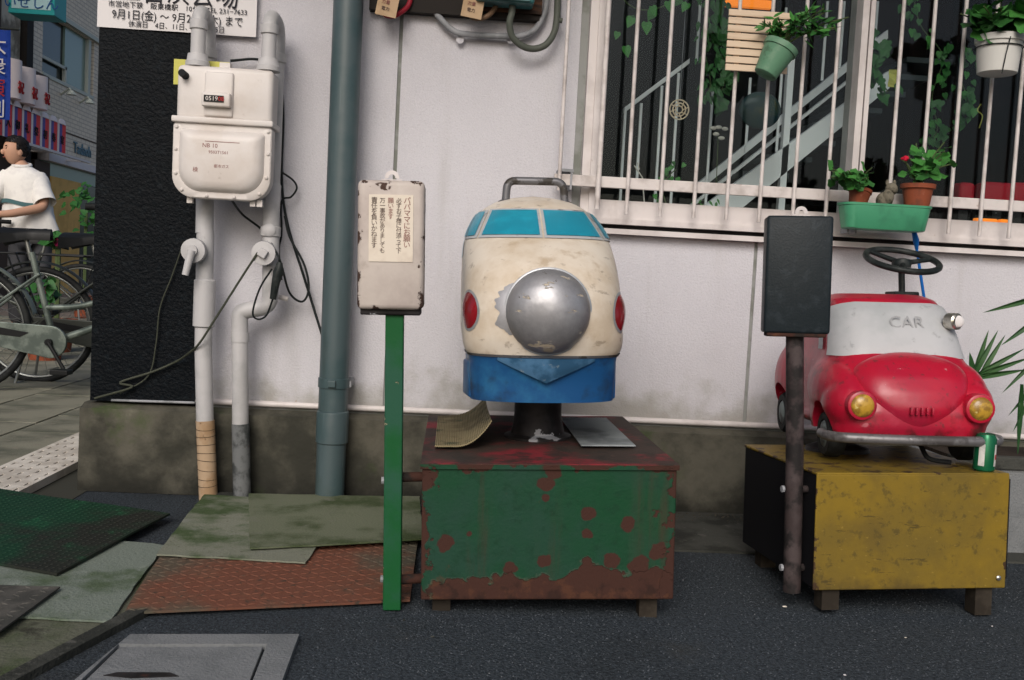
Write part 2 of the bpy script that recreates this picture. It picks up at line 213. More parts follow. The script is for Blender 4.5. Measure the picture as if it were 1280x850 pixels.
def tilemat(n, c, c2, sw, sh):
    m = mat(n, c, .6); t = m.node_tree; p = t.nodes['Principled BSDF']
    tc = nn(t, 'ShaderNodeTexCoord'); mp = nn(t, 'ShaderNodeMapping'); mp.inputs['Rotation'].default_value = (rad(90), 0, rad(90))
    mp.vector_type = 'TEXTURE'
    b = nn(t, 'ShaderNodeTexBrick'); t.links.new(tc.outputs['Object'], mp.inputs[0]); t.links.new(mp.outputs[0], b.inputs[0])
    b.inputs['Color1'].default_value = rgba(c); b.inputs['Color2'].default_value = rgba([x*.9 for x in c]); b.inputs['Mortar'].default_value = rgba(c2)
    b.inputs['Scale'].default_value = 1; b.inputs['Brick Width'].default_value = sw; b.inputs['Row Height'].default_value = sh; b.inputs['Mortar Size'].default_value = .01
    t.links.new(b.outputs[0], p.inputs['Base Color']); return m
tile_m = tilemat('facade_tile', (.80, .72, .58), (.52, .46, .37), .22, .075)
ochre_m = mat('ochre_wall', (.70, .44, .14), .7, layers=[dict(c=(.58, .36, .11), s=3)]); brown_f = mat('brown_facade', (.08, .058, .045), .7); pale_f = mat('pale_facade', (.60, .55, .43), .7, layers=[dict(c=(.24, .21, .16), s=2)]); win_d = mat('window_dark', (.012, .02, .018), .15); win_g = mat('window_green', (.20, .29, .24), .2); fr_w = mat('frame_grey_green', (.5, .54, .47), .5)
teal_s = mat('sign_teal', (.03, .33, .33), .4); sign_pale = mat('sign_pale', (.42, .62, .64), .4); sign_blue = mat('sign_blue', (.02, .09, .25), .5); banner_b = mat('banner_blue', (.02, .06, .33), .7); banner_w = mat('banner_white', (.68, .66, .66), .7); lan_r = mat('lantern_red', (.85, .06, .06), .6); lan_b = mat('lantern_blue', (.12, .11, .36), .6); lan_w = mat('lantern_white', (.86, .76, .73), .6); mark_r = mat('mark_red', (.40, .03, .03), .6); letter_b = mat('letter_blue', (.10, .19, .25), .5)
orange_l = emis('orange_lamp', (.9, .22, .02), .75); yellow_l = emis('yellow_lamp', (.8, .7, .15), .55); red_cush = mat('red_cushion', (.42, .012, .025), .5)

for n_ in ('cream_paint', 'blue_paint', 'turquoise_paint', 'silver_paint', 'red_car_paint', 'red_lens', 'amber_lens', 'gas_enamel', 'pipe_enamel', 'downspout_green', 'sign_box_paint', 'cream_aluminium', 'grille_paint', 'chrome', 'trough_green', 'can_green', 'window_dark', 'window_green', 'bumper_chrome', 'windscreen_paint', 'teal_box'):
    MATS[n_].node_tree.nodes['Principled BSDF'].inputs['Specular IOR Level'].default_value = .45
# ------------------------------------------------------------------ mesh helpers
class MB:
    def __init__(s): s.b = bmesh.new(); s.smooth = False
    def box(s, x0, x1, y0, y1, z0, z1, bev=0, rot=None):
        r = bmesh.ops.create_cube(s.b, size=1); vs = r['verts']
        for v in vs: v.co = Vector(((x0+x1)/2+v.co.x*(x1-x0), (y0+y1)/2+v.co.y*(y1-y0), (z0+z1)/2+v.co.z*(z1-z0)))
        if rot:
            c = Vector(((x0+x1)/2, (y0+y1)/2, (z0+z1)/2))
            for v in vs: v.co = c + rot @ (v.co-c)
        if bev:
            es = list({e for v in vs for e in v.link_edges}); bmesh.ops.bevel(s.b, geom=es, offset=bev, segments=3, affect='EDGES', profile=.5)
        return s
    def tube(s, pts, r, n=12, cap=True, closed=False):
        pts = [Vector(p) for p in pts]; rs = r if isinstance(r, (list, tuple)) else [r]*len(pts); rings = []
        up = None
        for i, p in enumerate(pts):
            if closed: t = pts[(i+1) % len(pts)] - pts[i-1]
            else: t = pts[min(i+1, len(pts)-1)] - pts[max(i-1, 0)]
            t.normalize()
            if up is None: up = Vector((0, 0, 1)) if abs(t.z) < .9 else Vector((1, 0, 0))
            a = t.cross(up)
            if a.length < 1e-5: a = t.orthogonal()
            a.normalize(); b = a.cross(t).normalized(); up = b
            rings.append([s.b.verts.new(p + (a*math.cos(2*math.pi*k/n) + b*math.sin(2*math.pi*k/n))*rs[i]) for k in range(n)])
        m = len(rings)
        for i in range(m if closed else m-1):
            A, B = rings[i], rings[(i+1) % m]
            for k in range(n): s.b.faces.new((A[k], A[(k+1) % n], B[(k+1) % n], B[k]))
        if cap and not closed: s.b.faces.new(rings[0][::-1]); s.b.faces.new(rings[-1])
        s.smooth = True; return s
    def cyl(s, p, q, r, n=16, r2=None): return s.tube([p, q], [r, r if r2 is None else r2], n)
    def lathe(s, prof, c=(0, 0, 0), n=24, axis='Z', cap=True):
        """prof: (radius, height) pairs"""
        c = Vector(c); rings = []
        for r, h in prof:
            R = []
            for k in range(n):
                a = 2*math.pi*k/n; x, y = max(r, 1e-5)*math.cos(a), max(r, 1e-5)*math.sin(a)
                v = Vector((x, y, h)) if axis == 'Z' else (Vector((x, -h, y)) if axis == 'Y' else Vector((h, x, y)))
                R.append(s.b.verts.new(c+v))
            rings.append(R)
        for A, B in zip(rings, rings[1:]):
            for k in range(n): s.b.faces.new((A[k], A[(k+1) % n], B[(k+1) % n], B[k]))
        if cap: s.b.faces.new(rings[0][::-1]); s.b.faces.new(rings[-1])
        s.smooth = True; return s
    def grid(s, fn, nu, nv, thick=None):
        V = [[s.b.verts.new(fn(i/nu, j/nv)) for j in range(nv+1)] for i in range(nu+1)]
        for i in range(nu):
            for j in range(nv): s.b.faces.new((V[i][j], V[i+1][j], V[i+1][j+1], V[i][j+1]))
        if thick is not None:
            W = [[s.b.verts.new(V[i][j].co + Vector(thick)) for j in range(nv+1)] for i in range(nu+1)]
            for i in range(nu):
                for j in range(nv): s.b.faces.new((W[i][j], W[i][j+1], W[i+1][j+1], W[i+1][j]))
            for i in range(nu):
                s.b.faces.new((V[i][0], W[i][0], W[i+1][0], V[i+1][0])); s.b.faces.new((V[i][nv], V[i+1][nv], W[i+1][nv], W[i][nv]))
            for j in range(nv):
                s.b.faces.new((V[0][j], V[0][j+1], W[0][j+1], W[0][j])); s.b.faces.new((V[nu][j], W[nu][j], W[nu][j+1], V[nu][j+1]))
        return s
    def ell(s, c, r, u=20, v=12, rot=None):
        x = bmesh.ops.create_uvsphere(s.b, u_segments=u, v_segments=v, radius=1)
        c = Vector(c)
        for q in x['verts']:
            p = Vector((q.co.x*r[0], q.co.y*r[1], q.co.z*r[2])); q.co = c + (rot @ p if rot else p)
        s.smooth = True; return s
    def prism(s, poly, d):
        """extrude a polygon (list of 3D points) by vector d"""
        a = [s.b.verts.new(Vector(p)) for p in poly]; b = [s.b.verts.new(Vector(p)+Vector(d)) for p in poly]
        s.b.faces.new(a); s.b.faces.new(b[::-1]); n = len(a)
        for i in range(n): s.b.faces.new((a[i], b[i], b[(i+1) % n], a[(i+1) % n]))
        return s
    def build(s, name, m, parent=None, smooth=None, bevel=0):
        bmesh.ops.recalc_face_normals(s.b, faces=s.b.faces)
        if bevel: bmesh.ops.bevel(s.b, geom=list(s.b.edges), offset=bevel, segments=2, affect='EDGES', profile=.5, clamp_overlap=True)
        me = bpy.data.meshes.new(name); s.b.to_mesh(me); s.b.free()
        return link(name, me, m, parent, s.smooth if smooth is None else smooth)
def link(name, me, m, parent=None, smooth=False):
    o = bpy.data.objects.new(name, me); COL.objects.link(o)
    if m and not me.materials: me.materials.append(m)
    if smooth:
        for p in me.polygons: p.use_smooth = True
        try: me.set_sharp_from_angle(angle=rad(40))
        except Exception: pass
    if parent: attach(o, parent)
    return o
def attach(o, parent):
    o.parent = parent
    mw = Matrix.Translation(parent.location) if parent.parent is None else Matrix.Translation(parent.parent.location)
    if parent.type == 'EMPTY': o.matrix_parent_inverse = Matrix.Translation(parent.location).inverted()
    return o
def tag(o, label, cat, group=None):
    o['label'] = label; o['category'] = cat
    if group: o['group'] = group
    return o
def thing(name, label, cat, loc=(0, 0, 0), group=None):
    o = bpy.data.objects.new(name, None); COL.objects.link(o); o.location = loc; o.empty_display_size = .05
    return tag(o, label, cat, group)
def struct(o): o['kind'] = 'structure'; return o
def copy_tree(o, parent=None):
    c = o.copy(); COL.objects.link(c)
    if parent: c.parent = parent
    for ch in list(o.children): copy_tree(ch, c)
    return c
def bake(o):
    """apply modifiers without operators"""
    dg = bpy.context.evaluated_depsgraph_get(); dg.update()
    me = bpy.data.meshes.new_from_object(o.evaluated_get(dg)); old = o.data; o.modifiers.clear(); o.data = me; return o
def spline(pts, n=8):
    pts = [Vector(p) for p in pts]; P = [pts[0]*2-pts[1]] + pts + [pts[-1]*2-pts[-2]]; out = []
    for i in range(1, len(P)-2):
        for k in range(n):
            t = k/n; a, b, c, d = P[i-1], P[i], P[i+1], P[i+2]
            out.append(.5*((2*b)+(c-a)*t+(2*a-5*b+4*c-d)*t*t+(3*b-a-3*c+d)*t**3))
    out.append(pts[-1]); return out
def fillet(pts, r, n=5):
    """polyline with rounded corners"""
    pts = [Vector(p) for p in pts]; out = [pts[0]]
    for i in range(1, len(pts)-1):
        a, b, c = pts[i-1], pts[i], pts[i+1]; u = (a-b); v = (c-b); q = min(r, u.length*.49, v.length*.49)
        p0 = b+u.normalized()*q; p1 = b+v.normalized()*q
        for k in range(n+1):
            t = k/n; out.append(p0*(1-t)**2 + b*2*t*(1-t) + p1*t*t)
    out.append(pts[-1]); return out
def rrect(w, h, r, n=5):
    out = []
    for cx, cy, a0 in ((w/2-r, h/2-r, 0), (-w/2+r, h/2-r, 90), (-w/2+r, -h/2+r, 180), (w/2-r, -h/2+r, 270)):
        for k in range(n+1):
            a = rad(a0+90*k/n); out.append((cx+r*math.cos(a), cy+r*math.sin(a)))
    return out
def text(s, size, M, m, parent=None, name='lettering', align='CENTER', ext=.0004, sx=1, vertical=False, lead=1, fit=None):
    cu = bpy.data.curves.new(name, 'FONT'); cu.body = '\n'.join(s) if vertical else s
    cu.size = size; cu.align_x = align; cu.extrude = ext; cu.space_line = lead; cu.resolution_u = 2
    o = bpy.data.objects.new('t', cu); COL.objects.link(o)
    dg = bpy.context.evaluated_depsgraph_get(); me = bpy.data.meshes.new_from_object(o.evaluated_get(dg)); COL.objects.unlink(o); bpy.data.objects.remove(o)
    if fit:
        xs_ = [v_.co.x for v_ in me.vertices]; sx = fit/(max(xs_)-min(xs_))
    me.transform(M @ Matrix.Diagonal((sx, 1, 1, 1)))
    me.materials.clear(); return link(name, me, m, parent)
def frontM(x, y, z, tilt=0):
    """text frame for a face looking at the viewer's side (-Y)"""
    return Matrix.Translation((x, y, z)) @ Matrix.Rotation(rad(tilt), 4, 'Y') @ Matrix.Rotation(rad(90), 4, 'X')

# ------------------------------------------------------------------ ground and pavements
WALL = 3.23
g = MB(); g.box(-1.6, 60, -30, 60, -.30, 0)
road = struct(g.build('asphalt_road', asphalt))
def poly_sheet(pts, z0, z1): return MB().prism([(p[0], p[1], z0) for p in pts], (0, 0, z1-z0))
gut = struct(poly_sheet([(.35, 2.72), (2.8, 2.72), (2.8, 3.2), (.35, 3.2)], -.02, .006).build('gutter_paving', gutter_m))
con = struct(poly_sheet([(-1.6, 1.0), (-.93, 1.0), (-.64, 2.075), (-.66, 2.5), (-1.6, 3.0)], -.02, .008).build('concrete_paving', slabcon))
kb = struct(MB().prism([(-.965, 1.0, 0), (-.93, 1.0, 0), (-.60, 2.08, 0), (-.635, 2.08, 0)], (0, 0, .016)).build('concrete_kerb', gutter_m))
g = MB(); g.box(-40, -1.6, -10, 60, -.30, -.012)
street = struct(g.build('street_paving', street_m))
g = MB(); g.box(-1.6, -1.12, 2.9, 8, -.2, .002)
sb = struct(g.build('pavement', grout_m))
# individual paving slabs of the side street
slab_me = {}
pv = struct(MB().box(-6.2, -1.6, 1.2, 9.4, -.011, -.002).build('slab_pavement', grout_m))
def slab_mesh(w, d):
    k = (round(w, 3), round(d, 3))
    if k not in slab_me:
        b = MB().box(-w/2, w/2, -d/2, d/2, -.01, .006, bev=.002); me = bpy.data.meshes.new('paving_slab'); b.b.to_mesh(me); b.b.free(); me.materials.append(pave_m); slab_me[k] = me
    return slab_me[k]
xs = [-1.21-.37*i for i in range(13)]
for i, x in enumerate(xs):
    for j in range(20):
        y = 2.85+.44*j + (.22 if i % 2 else 0)
        if x > -1.5 and y < 4.9: continue
        o = bpy.data.objects.new('paving_slab', slab_mesh(.362, .432)); COL.objects.link(o); o.location = (x, y, .002+random.uniform(-.002, .002)); o.rotation_euler = (random.uniform(-.006, .006), random.uniform(-.006, .006), 0)
        o.parent = pv
# perforated pale drain cover strip
def bil(c, u, v): return (c[0]*(1-u)+c[1]*u)*(1-v) + (c[3]*(1-u)+c[2]*u)*v
def slotted(c, nu, nv, slot, z0, z1):
    b = bmesh.new(); V = {}
    def vv(i, j):
        if (i, j) not in V: V[i, j] = b.verts.new(bil(c, i/nu, j/nv)+Vector((0, 0, z1)))
        return V[i, j]
    for i in range(nu):
        for j in range(nv):
            if slot(i, j): continue
            b.faces.new((vv(i, j), vv(i+1, j), vv(i+1, j+1), vv(i, j+1)))
    r = bmesh.ops.extrude_face_region(b, geom=list(b.faces))
    for v in r['geom']:
        if isinstance(v, bmesh.types.BMVert): v.co.z -= z1-z0
    m = MB(); m.b.free(); m.b = b; return m
c = [ground(-60, 640), ground(44, 616), ground(190, 530), ground(100, 553)]
c = [Vector((-1.47, 2.95, 0)), Vector((-1.262, 2.95, 0)), Vector((-1.262, 4.3, 0)), Vector((-1.47, 4.3, 0))]
tag(slotted(c, 30, 108, lambda i, j: (i % 6 == 3) and (((j + (3 if (i//6) % 2 else 0)) % 6) in (0, 1, 2)), .004, .03).build('drain_cover', strip_m), 'pale slotted metal strip lying on the pavement beside the plinth corner', 'drain cover')
# manhole with frame and cover
mh = thing('inspection_cover', 'square grey concrete inspection cover set flush in the asphalt', 'drain cover', (-.43, 1.8, 0))
def frame_poly(o, i, z0, z1):
    m = MB(); n = len(o)
    for k in range(n):
        a, b_, c_, d_ = o[k], o[(k+1) % n], i[(k+1) % n], i[k]; m.prism([(p[0], p[1], z0) for p in (a, b_, c_, d_)], (0, 0, z1-z0))
    return m
OQ = [(-.645, 1.50), (-.262, 1.50), (-.272, 1.972), (-.595, 1.945)]; IQ = [(-.618, 1.54), (-.31, 1.54), (-.325, 1.915), (-.60, 1.892)]
frame_poly(OQ, IQ, -.02, .012).build('frame', cover_m, mh)
CQ = [(-.613, 1.545), (-.316, 1.545), (-.331, 1.908), (-.596, 1.886)]
poly_sheet(CQ, -.02, .009).build('cover', cover_m, mh, bevel=.002)
MB().prism([(-.56, 1.765, .0095), (-.47, 1.77, .0095), (-.45, 1.755, .0095), (-.53, 1.742, .0095), (-.58, 1.75, .0095)], (0, 0, .001)).build('chipped_hole', dark_iron, mh)
# loose boards, mats and plates over the gutter
def sheet(name, c, z, th, m, label, cat, wave=.0035, nu=28, nv=18, lift=None, seed=0, edge=.0):
    c = [Vector(p) for p in c]
    def f(u, v):
        p = bil(c, u, v).copy(); h = noise.noise(Vector((p.x*3+seed, p.y*3, seed*1.3)))*wave + wave
        if lift: h += lift(u, v)
        e = edge*noise.noise(Vector((u*6+seed, v*6, 3)))+.35*edge*noise.noise(Vector((u*25+seed, v*25, 3)))
        return Vector((p.x+e, p.y+e, z+max(h, 0)+th))
    o = MB().grid(f, nu, nv, thick=(0, 0, -th)).build(name, m)
    tag(o, label, cat); return o, f
def G(px, py): v = ground(px, py); return (v.x, v.y, 0)
def lugs(f, parent, m, rows, cols, ln, wd, hh, herring=True, name='tread'):
    b = MB()
    for i in range(cols):
        for j in range(rows):
            u, v = (i+.5)/cols, (j+.5)/rows; p = f(u, v); a = (rad(35) if (i+j) % 2 else rad(-35)) if herring else rad(45)
            d = Vector((math.cos(a), math.sin(a), 0))*ln/2; s_ = Vector((-math.sin(a), math.cos(a), 0))*wd/2
            q = [b.b.verts.new(p+k) for k in (-d, -s_, d, s_)]; t = [b.b.verts.new(p+k*.6+Vector((0, 0, hh))) for k in (-d, -s_, d, s_)]
            b.b.faces.new(t)
            for k in range(4): b.b.faces.new((q[k], q[(k+1) % 4], t[(k+1) % 4], t[k]))
    o = b.build(name, m, parent); o['kind'] = 'stuff'; return o
s2, f2 = sheet('plywood_board', [(-1.25, 2.03, 0), (-.655, 2.005, 0), (-.70, 2.55, 0), (-1.25, 2.70, 0)], .008, .004, board3_m, 'pale grey green board lying under the green rubber mat', 'board', seed=1, edge=.006)
s6, f6 = sheet('tread_plate', [(-.642, 2.055, 0), (-.06, 2.20, 0), (-.06, 2.72, 0), (-.69, 2.50, 0)], .004, .005, rust_plate, 'rust stained herringbone tread plate lying beside the green post', 'metal plate', seed=2, wave=.004, lift=lambda u, v: .007*math.sin(v*math.pi)*(1-u*.3), nu=36)
lugs(f6, s6, rust_plate, 15, 27, .026, .0065, .0020)
s4, f4 = sheet('worn_board', [(-.69, 2.445, 0), (-.325, 2.415, 0), (-.29, 3.05, 0), (-.735, 3.10, 0)], .016, .004, board_m, 'mossy greenish board sloping up to the plinth beside the two gas pipes', 'board', seed=3, edge=.006, lift=lambda u, v: .002)
s5, f5 = sheet('rubber_sheet', [(-.475, 2.495, 0), (-.045, 2.64, 0), (-.07, 3.10, 0), (-.60, 3.10, 0)], .023, .004, board2_m, 'olive sheet lapped over the mossy board at the foot of the downspout', 'board', seed=4, lift=lambda u, v: .010*u*v+.002, edge=.005)
s1, f1 = sheet('rubber_mat', [(-1.45, 2.50, 0), (-.862, 2.275, 0), (-.765, 2.83, 0), (-1.40, 3.06, 0)], .016, .006, green_rub, 'dark green rubber mat with a raised tread and a bent front corner', 'mat', seed=5, nu=34, nv=24, lift=lambda u, v: .003+.006*(v*(1-u))-.004*(1-v))
lugs(f1, s1, green_rub, 30, 34, .012, .005, .0016, herring=False)
s3, f3 = sheet('small_tread_plate', [(-1.2, 1.72, 0), G(-6, 808), G(75, 747), (-1.2, 2.19, 0)], .016, .004, dark_plate, 'dark grey tread plate overlapping the pale board', 'metal plate', seed=6)
lugs(f3, s3, dark_plate, 12, 9, .024, .006, .002)
def aggregate(name, n, m, rmin, rmax, area, z=0):
    V_, F_ = [], []
    for i in range(n):
        x, y = area(); r = random.uniform(rmin, rmax); a0 = random.uniform(0, 6.28); k0 = len(V_); h = r*random.uniform(.35, .7)
        for k in range(5):
            a = a0+k*1.2566+random.uniform(-.3, .3); q_ = r*random.uniform(.75, 1.2); V_.append((x+q_*math.cos(a), y+q_*math.sin(a), z-.001))
        V_.append((x+random.uniform(-.3, .3)*r, y+random.uniform(-.3, .3)*r, z+h))
        for k in range(5): F_.append((k0+k, k0+(k+1) % 5, k0+5))
    me = bpy.data.meshes.new(name); me.from_pydata(V_, [], F_); me.update(); o = link(name, me, m, road); o['kind'] = 'stuff'; return o
def strip_area():
    # the strip of road in front of the rides, denser where it is near
    while True:
        x, y = random.uniform(-.62, 2.1), random.uniform(1.62, 2.75)
        if x < -.25 and (y < 2.0 or y > 2.02): continue
        return x, y
def wall_area():
    x = random.uniform(-.1, 1.9); return x, 3.17-abs(random.gauss(0, .05))
aggregate('aggregate_dark', 9000, mat('stone_dark', (.032, .038, .044), .8), .0018, .0042, strip_area)
aggregate('aggregate_mid', 7000, mat('stone_mid', (.075, .086, .098), .8), .0015, .0038, strip_area)
aggregate('aggregate_pale', 160, mat('stone_pale', (.17, .18, .19), .8), .0012, .0030, strip_area)
aggregate('grit', 700, mat('grit_brown', (.06, .052, .04), .9), .002, .006, wall_area, .006)
# pipe foot mortar and litter
tag(MB().ell((-.68, 3.14, .0), (.085, .05, .022)).build('mortar_pad', gutter_m), 'small grey mortar pad around the feet of the gas pipes', 'mortar')
for i in range(46):
    px, py = random.uniform(380, 1270), random.uniform(752, 846); p = ground(px, py)
    m = MB(); r = random.uniform(.0015, .0042); m.ell(p+Vector((0, 0, r*.4)), (r*random.uniform(.8, 1.8), r, r*.5), 6, 4)
    if i < 6: tag(m.build('pebble', [gutter_m, strip_m, banner_w][i % 3]), 'tiny pale chip lying on the dark asphalt', 'pebble', 'chips scattered on the asphalt')
    else: m.b.free()

# ------------------------------------------------------------------ the corner building
bl = thing('corner_building', 'white rendered corner building with black stucco end, concrete plinth and barred window', 'building', (.4, 3.3, 0))
TOP = 3.4
MB().box(-.80, -.206, WALL, 3.34, .305, TOP).build('wall_panel', white_wall, bl)
P = [(-.194, .305), (.984, .305), (.984, .903), (.398, .903), (.398, TOP), (-.194, TOP)]
MB().prism([(x, WALL, z) for x, z in P], (0, .11, 0)).build('wall_panel', white_wall, bl)
MB().box(.996, 3.2, WALL, 3.34, .305, .903).build('wall_panel', white_wall, bl)
MB().box(-.80, 3.2, 3.236, 3.30, .262, .9).box(-.80, .39, 3.236, 3.30, .9, TOP).build('seam_backing', seam_m, bl)
MB().box(-1.128, -.802, 3.212, 3.345, .286, TOP).build('dark_panel', dark_wall, bl)
def pl(u, v):
    # plinth front sheet with an uneven face
    x = -1.15+u*4.3; z = -.08+v*.345
    return Vector((x, 3.185+.004*noise.noise(Vector((x*4, z*6, 1)))+.0025*noise.noise(Vector((x*15, z*15, 5))), z))
m = MB().grid(pl, 260, 24)
MB().prism([(-1.15, 3.186, -.08), (-1.15, 3.186, .262), (-1.15, 3.225, .278), (-1.15, 3.345, .278), (-1.15, 3.345, -.08)], (4.3, 0, 0)).build('plinth_core', plinth_m, bl)
m.build('plinth', plinth_m, bl, smooth=True)
MB().tube([(-.80, 3.224, .297), (3.2, 3.224, .297)], .010, 10).build('base_bead', alu, bl)
MB().tube([(-1.06, 3.206, .290), (-.80, 3.206, .293)], .004, 8).build('base_flashing', cond_m, bl)
MB().box(-1.15, 3.1, 3.18, 3.21, -.06, -.0).build('foot_groove', dark_iron, bl)
MB().box(-1.13, 4.7, 1.70, 3.36, 2.80, 2.92).build('shade_slab', mat('shade_slab_grey', (.30, .28, .26), .8), bl)  # unseen slab added to block the overhead sky and darken the ground
# window: jamb, mullion, bottom panels, strips, panes
MB().box(.398, .424, 3.205, 3.30, .905, TOP).build('window_frame', alu, bl)
MB().box(.424, .449, 3.195, 3.31, .905, TOP).build('window_frame', alu, bl)
MB().box(.372, .396, 3.224, 3.232, .905, TOP).build('groove_shade_strip', seam_m, bl)  # grey strip standing in for the shaded groove beside the frame
MB().box(.449, 3.2, 3.20, 3.30, .950, 1.009).build('window_panel', alu, bl)
MB().box(.440, 3.2, 3.188, 3.30, .932, .950).build('window_sill', alu, bl)
MB().box(.43, 3.2, 3.225, 3.29, .918, .932).build('sill_gap', dark_iron, bl)
MB().box(.430, 3.2, 3.192, 3.30, .901, .918).build('window_sill', alu, bl)
MB().box(1.281, 1.302, 3.205, 3.31, 1.009, TOP).build('window_mullion', alu, bl)
MB().box(1.307, 1.322, 3.205, 3.31, 1.009, TOP).build('window_mullion', alu, bl)
glass = bpy.data.materials.new('window_glass'); glass.use_nodes = True; t = glass.node_tree
for n_ in list(t.nodes): t.nodes.remove(n_)
ou = nn(t, 'ShaderNodeOutputMaterial'); mx = nn(t, 'ShaderNodeMixShader'); tr = nn(t, 'ShaderNodeBsdfTransparent'); gl = nn(t, 'ShaderNodeBsdfGlossy'); fr = nn(t, 'ShaderNodeFresnel')
gl.inputs['Roughness'].default_value = .02; gl.inputs['Color'].default_value = (.5, .55, .58, 1); tr.inputs[0].default_value = (.90, .94, .94, 1); fr.inputs[0].default_value = 1.3
t.links.new(fr.outputs[0], mx.inputs[0]); t.links.new(tr.outputs[0], mx.inputs[1]); t.links.new(gl.outputs[0], mx.inputs[2]); t.links.new(mx.outputs[0], ou.inputs[0])
MB().box(.449, 1.281, 3.26, 3.264, 1.009, TOP).build('window_pane', glass, bl)
MB().box(1.322, 3.2, 3.26, 3.264, 1.009, TOP).build('window_pane', glass, bl)
# room behind the window
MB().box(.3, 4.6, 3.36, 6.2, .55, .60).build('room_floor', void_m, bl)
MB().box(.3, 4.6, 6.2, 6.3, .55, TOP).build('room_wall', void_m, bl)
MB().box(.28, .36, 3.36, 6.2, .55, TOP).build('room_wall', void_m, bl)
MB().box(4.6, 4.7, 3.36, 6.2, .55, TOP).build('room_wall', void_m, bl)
MB().box(-1.128, 4.7, 3.345, 3.44, TOP, TOP+.1).build('roof', void_m, bl); MB().box(-1.128, 4.7, 5.2, 6.3, TOP, TOP+.1).build('roof', void_m, bl)  # middle left open, an added gap that lets sky light onto the stairs
MB().box(-1.125, .28, 3.345, 6.3, .0, TOP).build('wall_core', seam_m, bl)

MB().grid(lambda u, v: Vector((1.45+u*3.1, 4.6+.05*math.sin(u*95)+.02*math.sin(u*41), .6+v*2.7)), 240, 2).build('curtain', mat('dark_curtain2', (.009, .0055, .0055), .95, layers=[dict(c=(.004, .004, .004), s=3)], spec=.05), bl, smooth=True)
# grille in front of the window
gr = thing('window_grille', 'cream painted steel window grille of slim upright bars on a flat rail', 'grille', (1.1, 3.15, 1.0))
GY = 3.145
MB().box(.305, 3.0, GY+.006, GY+.020, 1.043, 1.078, bev=.002).build('rail', bar_m, gr)
MB().box(.305, 3.0, GY+.006, GY+.020, 2.3, 2.335, bev=.002).build('rail', bar_m, gr)
def bar(px, y0, y1, r=.0072):
    """upright at the photo column px (taken at y=260) from photo height y0 down to y1"""
    x = at(px, 260, GY).x
    # the uprights hang plumb: find world heights from the column
    def zz(py):
        lo, hi = .2, 3.0
        for _ in range(40):
            mid = (lo+hi)/2; d = Vector((x, GY, mid))-CAM; yy = 425+F*d.dot(DN)/d.dot(FW)
            if yy > py: lo = mid
            else: hi = mid
        return (lo+hi)/2
    z0 = 2.32 if y0 is None else zz(y0); z1 = zz(y1)
    MB().cyl((x, GY-.004, z1), (x, GY-.004, z0), r, 12).build('bar', bar_m, gr)
for px, y1 in [(783, 268), (825, 271), (867, 273), (908, 275), (949, 278), (991, 282), (1032, 285), (1110, 288), (1149, 290), (1187, 292), (1226, 295), (1263, 298), (1304, 300)]: bar(px, None, y1, .0062)
bar(697, None, 238, .0062); bar(746, None, 262, .0085)
MB().box(.318, .365, GY+.0, GY+.09, 1.085, 1.094).build('bracket', cond_m, gr)
MB().box(.355, .361, GY+.0, GY+.085, 1.03, 1.085).build('bracket', cond_m, gr)

# staircase inside
st = thing('staircase', 'white steel staircase with thin balusters seen behind the window glass', 'staircase', (1.2, 4.2, .6))
SY = 3.75
def q(px, py, y=SY): return at(px, py, y)
def band(p0, p1, p2, p3, name, m, y=SY, th=.03): return MB().prism([q(*p, y) for p in (p0, p1, p2, p3)], (0, th, 0)).build(name, m, st)
band((900, 258), (936, 234), (1112, 110), (1098, 92), 'stringer', stair_w) if False else None
def para(x0, yb0, yt0, x1, yb1, yt1, name, m, y=SY, th=.04): return MB().prism([q(x0, yb0, y), q(x1, yb1, y), q(x1, yt1, y), q(x0, yt0, y)], (0, th, 0)).build(name, m, st)
para(880, 299, 257, 1112, 110, 88, 'stringer', stair_w)
para(872, 240, 229, 1110, 48, 37, 'rail', stair_w, y=SY+.2)
para(862, 262, 257, 1110, 64, 60, 'rail', stair_w, y=SY+.2)
para(781, 140, 134, 862, 79, 73, 'handrail', stair_w, y=SY+.05)
for x, a, b_ in [(783, 136, 260), (803, 128, 225), (829, 106, 260), (850, 90, 262), (893, 108, 262), (940, 96, 190), (985, 8, 190), (1037, 0, 100), (1058, 0, 85), (877, 0, 75), (1100, 0, 60)]:
    p0, p1 = q(x, a), q(x, b_); MB().cyl((p0.x, SY+.02, p1.z), (p0.x, SY+.02, p0.z), .0055, 8).build('baluster', stair_w, st)
p0 = q(990, 72); MB().box(p0.x-.012, p0.x+.012, SY+.0, SY+.03, .6, p0.z).build('newel_post', stair_w, st)
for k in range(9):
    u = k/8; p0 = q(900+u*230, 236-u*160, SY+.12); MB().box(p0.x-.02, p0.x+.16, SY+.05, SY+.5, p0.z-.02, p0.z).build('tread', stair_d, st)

# ------------------------------------------------------------------ downspout
ds = thing('downspout', 'grey green round downspout running down the white wall', 'downspout', (-.362, 3.13, 0))
MB().cyl((-.353, 3.125, .0), (-.362, 3.125, TOP), .0455, 32).build('pipe', down_m, ds)
MB().lathe([(.046, 0), (.0500, .003), (.0505, .095), (.0495, .1), (.046, .102)], (-.353, 3.125, .197), 32).build('socket', down_m, ds)
MB().lathe([(.0465, 0), (.049, .001), (.049, .030), (.0465, .031)], (-.354, 3.125, .372), 32).build('clamp', down_m, ds)
MB().box(-.367, -.343, 3.066, 3.08, .378, .398, bev=.002).build('clamp_lug', down_m, ds)
MB().box(-.318, -.30, 3.12, 3.23, .375, .395).build('clamp_bracket', cond_m, ds)

